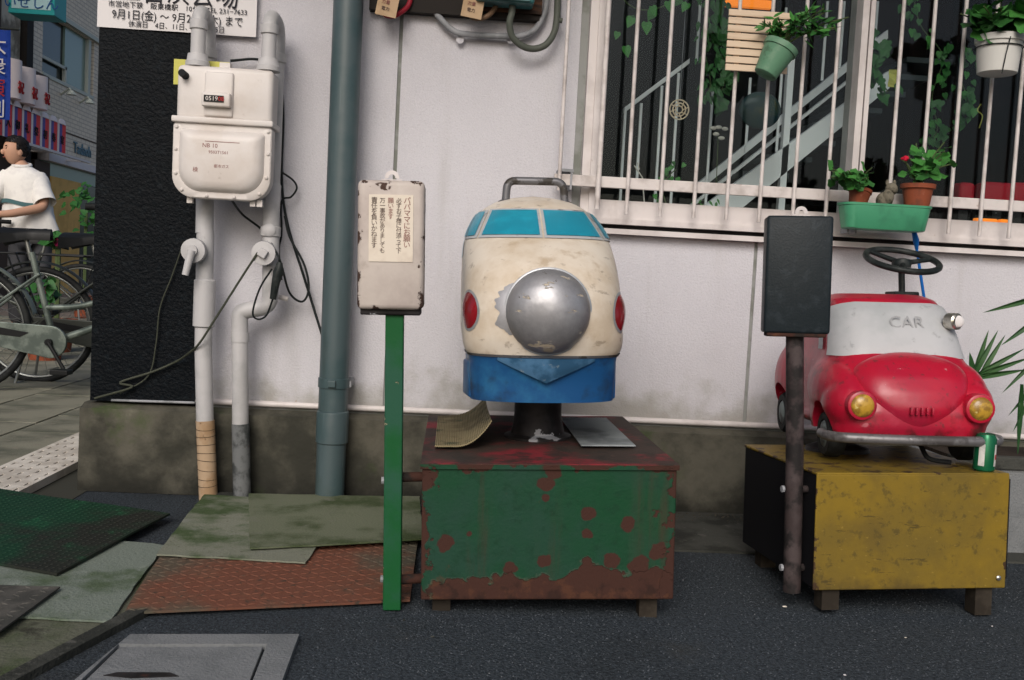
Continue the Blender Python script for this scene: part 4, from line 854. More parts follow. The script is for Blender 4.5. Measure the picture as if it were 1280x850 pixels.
def cutter(mb):
    me = bpy.data.meshes.new('cut'); bmesh.ops.recalc_face_normals(mb.b, faces=mb.b.faces); mb.b.to_mesh(me); mb.b.free(); o = bpy.data.objects.new('cut', me); COL.objects.link(o); return o
cuts = []
mb = MB()
for s_ in (-1, 1):
    mb.cyl((CX_+s_*.13, 2.385, .408), (CX_+s_*.25, 2.385, .408), .070, 28); mb.cyl((CX_+s_*.13, 2.80, .42), (CX_+s_*.25, 2.80, .42), .072, 28)
cuts.append(cutter(mb)); cuts.append(cutter(MB().box(CX_-.4, CX_+.4, 2.0, 3.2, .2, .404))); cuts.append(cutter(MB().box(CX_-.13, CX_+.13, 2.58, 2.74, .56, .9, bev=.03)))
for k, c_ in enumerate(cuts):
    bo = cb.modifiers.new('b%d' % k, 'BOOLEAN'); bo.operation = 'DIFFERENCE'; bo.object = c_; bo.solver = 'FAST' if hasattr(bo, 'solver') and False else 'EXACT'
bake(cb)
for c_ in cuts: bpy.data.objects.remove(c_)
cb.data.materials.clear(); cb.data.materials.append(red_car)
for p_ in cb.data.polygons: p_.use_smooth = True
try: cb.data.set_sharp_from_angle(angle=rad(50))
except Exception: pass
DZ = -.02
def FS(x, z):
    for a, b2 in zip(FL, FL[1:]):
        if z <= b2[3] or b2 is FL[-1]: t = (z-a[3])/(b2[3]-a[3]); hw, y0, r = [lerp(a[k], b2[k], t) for k in (0, 1, 4)]; break
    d = max(0, abs(x)-(hw-r)); return y0+r-math.sqrt(max(r*r-d*d, 1e-6))
def bonnet(u, v):
    # shield shape: u round the rim angle, v from the centre out
    a = 2*math.pi*u; ex, ez = math.cos(a), math.sin(a); wx = .142 if ez > 0 else .142*(1-.42*abs(ez)**1.5); x = wx*ex*v; z = .548+(.056 if ez > 0 else .118)*ez*v
    h = .021*(1-v**3.2)**.7+(-.006 if v > .99 else .0012); return Vector((CX_+x, FS(x, z)-h*.75, z+h*.66))
MB().grid(bonnet, 56, 16).build('bonnet', red_car, cr, smooth=True)
# windscreen: painted panel wrapped round the scuttle
def WSP(u, v, off):
    """u -1..1 round the front, v 0..1 up the screen"""
    z = lerp(.590, .728, v); tabz = [(l[3], l) for l in WS]
    for (z0, a), (z1, b2) in zip(tabz, tabz[1:]):
        if z <= z1: t = (z-z0)/(z1-z0); l = [lerp(a[k], b2[k], t) for k in range(5)]; break
    hw, y0, y1, _, r = l; L1 = hw-r; arc = r*math.pi/2; tot = L1+arc+.05; d = abs(u)*tot
    if d <= L1: x, y, n_ = d, y0, Vector((0, -1, 0))
    elif d <= L1+arc: a = (d-L1)/r; x, y = L1+r*math.sin(a), y0+r-r*math.cos(a); n_ = Vector((math.sin(a), -math.cos(a), 0))
    else: x, y, n_ = hw, y0+r+(d-L1-arc), Vector((1, 0, 0))
    sg = 1 if u >= 0 else -1
    return Vector((CX_+sg*(x+n_.x*off), y+n_.y*off, z+off*.3))
def wsgrid(u0, u1, v0, v1, off):
    def f(a, b2):
        u = lerp(u0, u1, a); v = lerp(v0, v1, b2); return WSP(u, v, off)
    return MB().grid(f, 40, 10)
MB().grid(lambda a, b2: WSP(lerp(-.74, .74, a), max(0.0, min(1, b2*(1-.10*abs(lerp(-1, 1, a))**3)+.05*(1-abs(lerp(-1, 1, a))**2)-.02)), .0045), 48, 12).build('windscreen', screen_m, cr, smooth=True)
for s_ in (-1, 1): wsgrid(s_*.86, s_*1.0, .10, .85, .0045).build('side_window', screen_m, cr, smooth=True)
scr = WSP(.06, .62, .006); text('CAR', .045, frontM(scr.x, scr.y-.006, scr.z-.012) @ Matrix.Rotation(rad(-14), 4, 'X'), mat('scratched_letters', (.31, .32, .33), .6), cr, ext=.0003)
bp = [(CX_+x, 2.262-.030*(1-abs(x/.205)**2.6), .402) for x in [-.205+.41*k/24 for k in range(25)]]
bp = [(CX_-.205, 2.34, .402), (CX_-.207, 2.29, .402)]+bp[1:-1]+[(CX_+.207, 2.29, .402), (CX_+.205, 2.34, .402)]
b = MB().tube(bp, .0118, 12)
for v_ in b.b.verts: v_.co.z = .402+(v_.co.z-.402)*1.05
b.build('bumper', bumper_m, cr)
for s_ in (-1, 1):
    hx = CX_+s_*.139
    rim = MB().lathe([(.034, -.05), (.036, 0), (.034, .006), (.029, .008)], (hx, 2.246, .480), 24, axis='Y').build('lamp_rim', red_car, cr)
    MB().lathe([(.029*math.cos(a), .004+.014*math.sin(a)) for a in [k/6*math.pi/2 for k in range(7)]], (hx, 2.246, .480), 24, axis='Y').build('headlight', lamp_y, rim)
    for wy, wz, nm in ((2.385, .395, 'front'), (2.80, .405, 'rear')):
        wx = CX_+s_*.165
        ty = MB().lathe([(.02, -.022), (.052, -.022), (.058, -.014), (.058, .014), (.052, .022), (.036, .022), (.034, .018)], (0, 0, 0), 28, axis='X')
        for v_ in ty.b.verts: v_.co = Vector((wx+s_*v_.co.x, wy+v_.co.y, wz+v_.co.z))
        w_ = ty.build('wheel', rubber, cr)
        hb = MB().lathe([(.036, .017), (.03, .022), (.012, .025), (.001, .026)], (0, 0, 0), 24, axis='X')
        for v_ in hb.b.verts: v_.co = Vector((wx+s_*v_.co.x, wy+v_.co.y, wz+v_.co.z))
        hb.build('hubcap', hub_m, w_)
for k in range(5): MB().box(CX_-.026+.0125*k-.003, CX_-.026+.0125*k+.003, 2.228, 2.27, .462, .480, bev=.0015).build('bonnet_vent', red_car, cr, smooth=True)
lamp = MB().lathe([(.016, 0), (.021, .004), (.021, .03), (.017, .034)], (0, 0, 0), 20, axis='Y')
mpos = WSP(.47, .66, .012)
for v_ in lamp.b.verts: v_.co = mpos+Matrix.Rotation(rad(25), 3, 'Z') @ v_.co
lo_ = lamp.build('spot_lamp', chrome, cr)
MB().ell(mpos+Matrix.Rotation(rad(25), 3, 'Z') @ Vector((0, -.034, 0)), (.015, .006, .015)).build('lens', banner_w, lo_)
CM = Matrix.Translation((CX_+.050, 2.42, 0)) @ Matrix.Rotation(rad(-8.5), 4, 'Z') @ Matrix.Translation((-CX_, -2.42, 0))
def deep(o): return [o]+[x for c_ in o.children for x in deep(c_)]
for o in [o for o in cr.children if o not in _before]:
    for q_ in deep(o): q_.data.transform(CM)
# steering wheel on its column
SW = LC(*at(1127, 329, 2.60))
MB().tube([(SW.x, SW.y-.01, .735), (SW.x, SW.y, SW.z-.01)], .0085, 14).build('steering_column', plastic_blk, cr)
MB().box(SW.x-.035, SW.x+.035, SW.y-.035, SW.y+.02, .742, .760, bev=.004).build('column_plate', plastic_blk, cr)
RW = Matrix.Rotation(rad(21), 3, 'X')
ring = [SW+RW @ Vector((.094*math.cos(2*math.pi*k/40), .094*math.sin(2*math.pi*k/40), .008)) for k in range(40)]
sw_ = MB().tube(ring, .0085, 12, closed=True).build('steering_wheel', plastic_blk, cr)
for a in (10, 130, 250): MB().tube([SW, SW+RW @ Vector((.092*math.cos(rad(a)), .092*math.sin(rad(a)), .008))], [.008, .006], 10).build('spoke', plastic_blk, sw_)
MB().lathe([(.024, -.012), (.026, 0), (.022, .010), (.01, .013)], SW, 20).build('hub', plastic_blk, sw_)
MB().lathe([(.085, 0), (.08, .01), (.05, .02), (.046, .11)], (CX_-.03, 2.56, YZ1+.004), 24).build('pedestal', dark_iron, cr)
MB().tube(spline([(CX_+.09, 2.42, .43), (CX_+.095, 2.36, .37), (CX_+.10, 2.33, .345), (CX_+.14, 2.30, .340)], 6), .006, 8).build('tie_strap', rubber, cr)
pt = Vector((.826, 2.26, 0))
MB().tube([LC(.834, 2.26, .042), LC(.818, 2.26, .36), LC(.797, 2.26, .66)], .0205, 20).build('sign_post', post_brown, cr)
for z, x in ((.285, .818), (.098, .829)): MB().cyl(LC(x, 2.262, z), LC(.90, 2.275, z), .009, 12).build('post_arm', post_brown, cr)
for z, x in ((.285, .798), (.098, .808)): MB().lathe([(.008, 0), (.008, .006)], LC(x-.006, 2.26, z), 8, axis='X').build('bolt', cond_m, cr)
kc = LC(.790, 2.255, .785); kx = kc.x; KR = Matrix.Rotation(rad(-15), 3, 'Z')
kb_ = MB().box(kx-.0735, kx+.0735, kc.y-.034, kc.y+.034, kc.z-.134, kc.z+.134, bev=.007, rot=KR).build('sign_box', black_box, cr, smooth=True)
MB().box(kx-.066, kx+.066, kc.y-.03, kc.y+.03, kc.z-.142, kc.z-.132, bev=.003, rot=KR).build('box_base', rust_m, kb_)
hanger(kx+.022, kc.y+.035, kc.z+.147, kb_)
cr.rotation_euler = (rad(-2.0), rad(-1.3), rad(4)); cr.location = CRL
# drink can on the box corner
cp = MI.inverted() @ Vector((1.295, 2.236, YZ1+.0045))
cn_ = thing('drink_can', 'green drink can with white labels standing on the yellow box corner', 'can', tuple(cp))
cz = cp.z; cx, cy = cp.x, cp.y
MB().lathe([(.021, 0), (.0245, .004), (.0245, .078), (.021, .086), (.0205, .088), (.019, .086)], (cx, cy, cz), 28).build('body', can_g, cn_)
for a0, a1 in ((-150, -118), (-62, -30)):
    MB().grid(lambda u, v: Vector((cx+.0248*math.cos(rad(lerp(a0, a1, u))), cy+.0248*math.sin(rad(lerp(a0, a1, u))), cz+lerp(.014, .066, v))), 8, 2).build('label', can_w, cn_)
MB().grid(lambda u, v: Vector((cx+.0251*math.cos(rad(lerp(-56, -38, u))), cy+.0251*math.sin(rad(lerp(-56, -38, u))), cz+lerp(.03, .042, v))), 6, 2).build('label_mark', mark_r, cn_)

# ------------------------------------------------------------------ leaves and plants
def leaf_mesh(kind):
    b = bmesh.new()
    if kind == 'round':      # geranium leaf: scalloped, slightly cupped disc
        n = 18; c_ = b.verts.new((0, 0, -.1)); R_ = []
        for k in range(n):
            a = 2*math.pi*k/n+math.pi/2; r = (1+.10*math.sin(k*2.0))*(.55 if k == 0 else 1); R_.append(b.verts.new((r*math.cos(a), -r*math.sin(a)+1, .12*math.cos(3*a))))
        c_.co.y = .9
        for k in range(n): b.faces.new((c_, R_[k], R_[(k+1) % n]))
    elif kind == 'heart':    # ivy / pothos leaf
        P_ = [(0, 0), (.45, -.18), (.8, .15), (.82, .6), (.5, 1.2), (0, 1.9), (-.5, 1.2), (-.82, .6), (-.8, .15), (-.45, -.18)]; c_ = b.verts.new((0, .7, .0)); R_ = [b.verts.new((x, y, .16*abs(x)-.05*y*y)) for x, y in P_]
        for k in range(len(P_)): b.faces.new((c_, R_[k], R_[(k+1) % len(P_)]))
    else:                    # small pointed leaf
        P_ = [(0, 0), (.32, .35), (.38, .8), (.2, 1.5), (0, 2), (-.2, 1.5), (-.38, .8), (-.32, .35)]; c_ = b.verts.new((0, .9, -.06)); R_ = [b.verts.new((x, y, .15*abs(x))) for x, y in P_]
        for k in range(len(P_)): b.faces.new((c_, R_[k], R_[(k+1) % len(P_)]))
    return b
LM = {}
def leaf(kind, m, parent, pos, size, dirv=None, droop=0.3, face=None):
    key = (kind, m.name)
    if key not in LM:
        b = leaf_mesh(kind); me = bpy.data.meshes.new('leaf'); b.to_mesh(me); b.free(); me.materials.append(m); LM[key] = me
        for p_ in me.polygons: p_.use_smooth = True
    o = bpy.data.objects.new('leaf', LM[key]); COL.objects.link(o)
    d = Vector(dirv) if dirv else Vector((random.uniform(-1, 1), random.uniform(-1, .4), random.uniform(-.6, .5)))
    d.normalize(); n_ = Vector(face) if face else Vector((random.uniform(-.5, .5), random.uniform(-1, -.2), random.uniform(.1, 1)))
    n_ = n_-d*n_.dot(d)
    if n_.length < .1: n_ = d.orthogonal()
    n_.normalize(); x_ = d.cross(n_); M_ = Matrix((x_, d, n_)).transposed().to_4x4()
    o.matrix_world = Matrix.Translation(Vector(pos)-Vector(parent.location)) @ M_ @ Matrix.Scale(size, 4); o.parent = parent
    return o
def plant(name, label, base, stems, kind, mats, size, nl, parent_loc, up=.12, spread=.1, cat='plant', flowers=None, fwd=-.3, bias=(0, 0, 0)):
    t = thing(name, label, cat, parent_loc); base = Vector(base)
    for s_ in range(stems):
        a = random.uniform(0, 2*math.pi); tip = base+Vector((math.cos(a)*spread*random.uniform(.4, 1), math.sin(a)*spread*.6+fwd*spread*.5, up*random.uniform(.5, 1)))+Vector(bias)
        mid = (base+tip)/2+Vector((0, 0, up*.12)); pts = spline([base, mid, tip], 4); MB().tube(pts, .0022, 5).build('stem', stem_m, t)
        for k in range(nl):
            f_ = random.uniform(.3, 1); p_ = pts[min(int(f_*(len(pts)-1)), len(pts)-1)]
            leaf(kind, random.choice(mats), t, p_+Vector((random.uniform(-1, 1)*.012, random.uniform(-1, 1)*.012, random.uniform(-1, 1)*.012)), size*random.uniform(.6, 1.15))
    return t
# slatted rack hung on the bars, with a tilted green pot
RK = at(945, 50, 3.12)
rk = thing('slatted_rack', 'small cream wooden slatted rack hung on the grille behind a green pot', 'rack', RK)
rx0, rx1 = at(907, 60, 3.12).x, at(984, 60, 3.12).x; rz0, rz1 = at(945, 92, 3.12).z, at(945, 14, 3.12).z
for k in range(8):
    z = rz1-(rz1-rz0)*(k+.5)/8; MB().box(rx0, rx1, 3.105, 3.113, z-.0098, z+.0098, bev=.001).build('slat', rackm, rk)
for x in (rx0+.035, rx1-.05): MB().box(x-.008, x+.008, 3.1135, 3.126, rz0+.004, rz1-.004).build('batten', rackm, rk)
def pot(name, label, c, r0, r1, h, m, rot=None, rim=.0):
    t = thing(name, label, 'plant pot', c); R_ = rot or Matrix.Identity(3)
    b = MB().lathe([(r0*.9, 0), (r0, .003), (r1*.97, h*.82), (r1*1.0, h*.82), (r1*1.05+rim, h*.83), (r1*1.06+rim, h), (r1*.98, h), (r1*.94, h*.9)], (0, 0, 0), 28, cap=False)
    for v_ in b.b.verts: v_.co = Vector(c)+R_ @ v_.co
    b.b.faces.new([v for v in b.b.verts][0:28][::-1])
    b.build('pot', m, t)
    s_ = MB().lathe([(.001, h*.86), (r1*.95, h*.88)], (0, 0, 0), 20, cap=False)
    for v_ in s_.b.verts: v_.co = Vector(c)+R_ @ v_.co
    s_.build('soil', soil, t); return t
gp = at(956, 94, 3.06); RG = Matrix.Rotation(rad(27), 3, 'Y')
pot('hanging_pot', 'green plastic pot tilted on the slatted rack', gp, .036, .052, .105, pot_g, RG)
tp = gp+RG @ Vector((0, 0, .10))
plant('hanging_plant', 'bushy green plant growing from the tilted green pot', tp, 13, 'point', [leaf_a, leaf_b, leaf_b, leaf_a, leaf_c] if False else [leaf_a, leaf_b, leaf_b, leaf_a], .019, 15, tp, up=.12, spread=.14, bias=(.055, 0, -.01))
# white pot in a wire ring, upper right
wp = at(1246, 93, 3.05)
wpt = pot('hanging_pot', 'white pot held in a wire ring on the grille', wp, .058, .068, .115, pot_w)
for z in (.06,): MB().tube([wp+Vector((.0685*math.cos(2*math.pi*k/28), .0685*math.sin(2*math.pi*k/28), z+.02)) for k in range(28)], .0018, 6, closed=True).build('wire_ring', plastic_blk, wpt)
MB().tube([wp+Vector((-.005, -.0705, .10)), wp+Vector((-.012, -.066, .05)), wp+Vector((-.016, -.058, -.01))], .0018, 6).build('wire_hanger', plastic_blk, wpt)
MB().tube([wp+Vector((.0, .0685, .08)), Vector((wp.x, GY-.01, wp.z+.09)), Vector((wp.x, GY+.005, wp.z+.085))], .002, 6).build('wire_arm', plastic_blk, wpt)
t = plant('geranium', 'large leaved green geranium in the white hanging pot', wp+Vector((0, 0, .10)), 14, 'round', [leaf_a, leaf_a, leaf_b], .032, 4, wp+Vector((0, 0, .10)), up=.12, spread=.14)
# green trough on the window rail
tz0, tz1 = at(1105, 288, 3.06).z, at(1105, 256, 3.06).z; tx0, tx1 = at(1050, 270, 3.06).x, at(1160, 275, 3.06).x
tc_ = Vector(((tx0+tx1)/2, 3.065, tz0))
tt = thing('planter_trough', 'green metal planter trough hung on the window rail', 'planter', tc_)
TL = tx1-tx0
def trough(sc, z): return [(tc_.x+x*sc, tc_.y+y*sc, z) for x, y in rrect(TL, .10, .035, 6)]
b = MB(); lv = [(.86, tz0), (.90, tz0+.003), (.985, tz1-.008), (1.01, tz1-.007), (1.015, tz1), (.98, tz1), (.95, tz1-.012)]
rings = [[b.b.verts.new(p_) for p_ in trough(s_, z)] for s_, z in lv]
for A, B in zip(rings, rings[1:]):
    for k in range(len(A)): b.b.faces.new((A[k], A[(k+1) % len(A)], B[(k+1) % len(A)], B[k]))
b.b.faces.new(rings[0][::-1]); b.b.faces.new(rings[-1]); b.smooth = True; b.build('trough', trough_m, tt)
for x in (tc_.x-.1, tc_.x-.075): MB().box(x-.003, x+.003, 3.09, 3.145, tz0-.012, tz0+.004).build('bracket', cond_m, tt)
pz = tz1-.012
lp = Vector((at(1072, 250, 3.065).x, 3.068, pz)); pot('terracotta_pot', 'small leaning terracotta pot at the open end of the trough', lp+Vector((.0, 0, .0)), .026, .034, .058, terra, Matrix.Rotation(rad(-8), 3, 'X') @ Matrix.Rotation(rad(12), 3, 'Y'))
plant('trailing_plant', 'leafy green plant spilling from the small terracotta pot', lp+Vector((-.01, -.01, .055)), 11, 'round', [leaf_a, leaf_b, leaf_a, leaf_b], .015, 5, lp, up=.085, spread=.085, bias=(-.04, -.02, -.02))
rp = Vector((at(1146, 255, 3.065).x, 3.066, pz)); pot('terracotta_pot', 'larger terracotta pot with a ragged rim beside the stone figurine', rp, .036, .047, .082, terra, None, .003)
plant('red_geranium', 'leggy green geranium with one red bloom in the larger terracotta pot', rp+Vector((0, 0, .075)), 12, 'round', [leaf_a, leaf_b, leaf_b, leaf_a], .019, 5, rp, up=.14, spread=.10, bias=(.01, -.01, 0))
rg = bpy.data.objects['red_geranium']
bp_ = at(1131, 199, 3.03)
MB().tube(spline([rp+Vector((0, 0, .08)), (rp+bp_)/2+Vector((-.01, 0, .05)), bp_], 5), .0018, 5).build('flower_stem', stem_m, rg)
b = MB()
for k in range(9): b.ell(bp_+Vector((random.uniform(-1, 1), random.uniform(-1, 1), random.uniform(-1, 1)))*.006, (.006, .006, .005), 8, 6)
b.build('bloom', flower_r, rg)
fx = at(1109, 245, 3.05); fg = thing('stone_figurine', 'weathered stone animal figurine sitting in the green trough', 'figurine', (fx.x, 3.05, pz))
b = MB(); b.ell((fx.x-.006, 3.055, pz+.024), (.026, .022, .028)).ell((fx.x+.010, 3.045, pz+.060), (.019, .018, .020)).ell((fx.x+.0, 3.043, pz+.036), (.018, .018, .025)).ell((fx.x+.012, 3.03, pz+.056), (.009, .008, .008)).ell((fx.x-.003, 3.05, pz+.080), (.005, .004, .010)).ell((fx.x+.020, 3.05, pz+.080), (.005, .004, .010)); b.build('figure', stone_m, fg)
p0, p1_, p2_ = at(1142, 288, 3.10), at(1146, 312, 3.12), at(1157, 385, 3.14)
br = thing('blue_brush', 'blue plastic handled brush hanging below the green trough', 'brush', p0)
MB().tube([p0, at(1145, 300, 3.11), p1_], [.007, .010, .005], 12).build('head', blue_pl, br); MB().tube([p1_, p2_], [.0045, .005], 10).build('handle', blue_pl, br)
# vines and ornaments behind the glass
def vine(name, label, pts, y, kind, mats, size, n, extra=()):
    P_ = [at(p[0], p[1], y) for p in pts]; t = thing(name, label, 'plant', P_[0]); sp = spline(P_, 6); MB().tube(sp, .0022, 5).build('stem', stem_m, t)
    for k in range(int(n*1.7)):
        p_ = random.choice(sp)+Vector((random.uniform(-.03, .03), random.uniform(-.03, .02), random.uniform(-.03, .03))); leaf(kind, random.choice(mats), t, p_, size*random.uniform(.7, 1.2), dirv=(random.uniform(-.8, .8), -.2, -1), face=(random.uniform(-.5, .5), -1, random.uniform(0, .6)))
    for ex in extra:
        leaf(kind, leaf_a, t, at(ex[0], ex[1], y-.05), ex[2], dirv=(ex[3], -.1, -1), face=(.1, -1, .4))
    return t
vine('pothos_vine', 'bright heart leaved vine hanging behind the left window pane', [(760, -30), (785, 5), (815, 12), (850, -5), (880, -40)], 3.36, 'heart', [leaf_a, leaf_b], .018, 5, extra=[(790, 22, .020, -.4), (808, 28, .022, .1), (782, 58, .020, .3), (815, 8, .018, .5), (772, 40, .014, -.2), (835, 2, .02, .3)])
vine('dark_vine', 'dense dark green vine hanging beside the slatted rack', [(880, -30), (884, 20), (880, 60), (888, 100), (884, 118)], 3.55, 'point', [leaf_b], .018, 50)
vine('low_vine', 'small green plant at the foot of the balusters', [(835, 262), (828, 235), (838, 218), (845, 212)], 3.5, 'heart', [leaf_a, leaf_b], .011, 12)
vine('corner_vine', 'dark green vine trailing down past the window mullion', [(1140, -20), (1150, 30), (1178, 70), (1165, 120), (1172, 160), (1160, 180)], 3.5, 'heart', [leaf_b, leaf_b, leaf_a], .017, 34)
vine('thick_vine', 'dark mass of ivy beside the window mullion', [(1080, 40), (1100, 60), (1095, 90), (1110, 115)], 3.45, 'heart', [leaf_b], .018, 34)
vine('sill_plant', 'low green seedlings behind the bottom of the window', [(850, 272), (868, 262), (885, 258), (900, 262)], 3.40, 'point', [leaf_a], .012, 18)
vine('ivy_curtain', 'dark ivy hanging deep behind the slatted rack', [(905, -30), (900, 40), (906, 90), (898, 130)], 3.6, 'heart', [leaf_b], .02, 40)
vine('fern_clump', 'leafy clump hanging behind the white pot', [(1215, 60), (1200, 90), (1210, 130), (1196, 150)], 3.5, 'heart', [leaf_b, leaf_b, leaf_a], .016, 26)
ob = at(849, 137, 3.40); lo2 = thing('lattice_ornament', 'round white openwork ornament hanging behind the bars', 'ornament', ob)
b = MB()
for R_ in (.033, .022, .012): b.tube([ob+Vector((R_*math.cos(2*math.pi*k/24), 0, R_*math.sin(2*math.pi*k/24))) for k in range(24)], .0024, 6, closed=True)
b.build('ring', rackm, lo2); b = MB()
for k in range(8): a = 2*math.pi*k/8; b.tube([ob+Vector((.012*math.cos(a), 0, .012*math.sin(a))), ob+Vector((.034*math.cos(a+.3), 0, .034*math.sin(a+.3)))], .002, 6)
b.build('spokes', rackm, lo2); MB().tube([ob+Vector((0, 0, .034)), ob+Vector((0, 0, .6))], .0008, 4).build('thread', cond_m, lo2)
gb = at(950, 138, 3.5); tag(MB().ell(gb, (.075, .02, .065), 32, 20).build('round_plaque', mat('plaque_green', (.03, .06, .055), .25, layers=[dict(c=(.10, .10, .05), s=26, lo=.5, hi=.65), dict(c=(.02, .05, .06), s=12)])), 'dim round greenish plaque hanging behind the bars', 'ornament')
wf = at(898, 165, 3.42); t = thing('white_flowers', 'small cluster of whitish flowers behind the bars', 'flowers', wf)
for dx, dz in ((-.02, .012), (0, .016), (.022, .012), (-.008, -.008), (.012, -.02)):
    MB().ell(wf+Vector((dx, 0, dz)), (.012, .006, .007), 10, 6).build('bloom', flower_w, t)
MB().tube([wf, wf+Vector((.01, .02, -.2))], .0015, 5).build('stem', stem_m, t)
wb = at(800, 215, 3.40); t = thing('white_twig', 'white twig with small blossoms behind the left bars', 'flowers', wb)
for a_, b2 in (((793, 207), (803, 222)), ((797, 203), (799, 212)), ((803, 222), (806, 262))): MB().tube([at(a_[0], a_[1], 3.4), at(b2[0], b2[1], 3.4)], .0022, 5).build('twig', flower_w, t)
yr = at(1117, 98, 3.5); tag(MB().grid(lambda u, v: yr+Vector(((u-.5)*.035, .004*math.sin(v*9+u*3), (v-.5)*.06)), 6, 8, thick=(0, .002, 0)).build('yellow_ribbon', tag_y), 'yellow ribbon hanging behind the window glass', 'ribbon')
tag(MB().tube(spline([at(1226, 130, 3.4), at(1222, 138, 3.4), at(1228, 145, 3.4), at(1224, 160, 3.4)], 5), .002, 5).build('yellow_trinket', tag_y), 'thin yellow looped trinket hanging behind the right pane', 'ornament')
for px, wpx in ((1203, 11), (1245, 24), (1270, 12)):
    c_ = at(px, 242, 4.2); w_ = wpx/F*4.2; t = thing('red_stool', 'red cushioned stool back inside the dark room', 'stool', (c_.x, 4.2, .6), 'red stools behind the right window pane')
    MB().box(c_.x-w_, c_.x+w_*.9, 4.15, 4.25, c_.z-.07, c_.z+.045, bev=.02).build('cushion', red_cush, t, smooth=True); MB().box(c_.x-.02, c_.x+.02, 4.18, 4.22, .6, c_.z-.07).build('stand', dark_iron, t)
for px, py, wpx in ((1232, 276, 14), (1254, 277, 5)):
    c_ = at(px, py, 3.9); w_ = wpx/F*3.9; MBx = MB().box(c_.x-w_, c_.x+w_, 3.89, 3.92, c_.z-.009, c_.z+.009, bev=.004).build('glow_lamp', orange_l)
    tag(MBx, 'glowing orange lamp low behind the right window pane', 'lamp', 'orange lamps inside the room')
for x0, x1, py, lab, mm in ((1060, 1085, 14, 'yellow lit strip lamp inside the dark room', yellow_l), (905, 965, 2, 'orange lit sign strip inside above the rack', orange_l)):
    a = at(x0, py, 4.6); b_ = at(x1, py, 4.6); tag(MB().box(a.x, b_.x, 4.6, 4.63, a.z-.016, a.z+.02).build('strip_lamp', mm), lab, 'lamp')
# yucca in a pale planter on the far right
yp = thing('yucca_plant', 'green yucca with long pointed leaves beside the yellow box', 'plant', (1.80, 2.95, .27))
yb = Vector((1.80, 2.92, .30))
MB().tube([yb, yb+Vector((-.01, 0, .16)), yb+Vector((-.03, -.02, .30))], [.018, .016, .014], 10).build('trunk', wood_b, yp)
def blade(p0, p1, wd, sag, parent):
    p0, p1 = Vector(p0), Vector(p1); d = p1-p0; s_ = d.cross(Vector((0, 1, .3))).normalized()
    def f(u, v):
        c_ = p0+d*u+Vector((0, 0, -sag*u*u)); w_ = wd*(math.sin(math.pi*min(1, u*.92+.08))**.7)*(1-u*.55); e = (v-.5)*2; return c_+s_*w_*e+Vector((0, -.012*abs(e)*(1-u), 0))
    MB().grid(f, 12, 4).build('leaf', leaf_d, parent, smooth=True)
A_ = lambda px, py, y=2.95: at(px, py, y)
for tip, root in (((1228, 391), (1310, 368)), ((1248, 412), (1215, 470)), ((1257, 418), (1222, 470)), ((1236, 412), (1215, 470)), ((1282, 435), (1216, 470)), ((1284, 462), (1216, 472)), ((1290, 446), (1218, 470)), ((1252, 492), (1312, 430)), ((1260, 520), (1310, 460)), ((1251, 432), (1300, 395)), ((1272, 570), (1275, 480)), ((1266, 540), (1300, 470)), ((1212, 440), (1215, 470))):
    blade(A_(*root), A_(*tip), .012, .0, yp)
tr2 = A_(1216, 474); MB().tube([tr2+Vector((.0, 0, -.24)), tr2+Vector((0, 0, -.06)), tr2], [.014, .013, .011], 8).build('trunk', wood_b, yp)
pb = thing('planter_box', 'pale concrete planter box between the yellow box and the wall', 'planter', (1.85, 2.95, 0))
MB().box(1.50, 2.3, 2.82, 3.12, -.01, .27, bev=.008).build('box', cover_m, pb); MB().box(1.49, 2.31, 2.81, 2.845, .255, .292, bev=.004).build('rim', gutter_m, pb); MB().box(1.52, 2.28, 2.846, 3.10, .26, .281).build('soil', soil, pb)

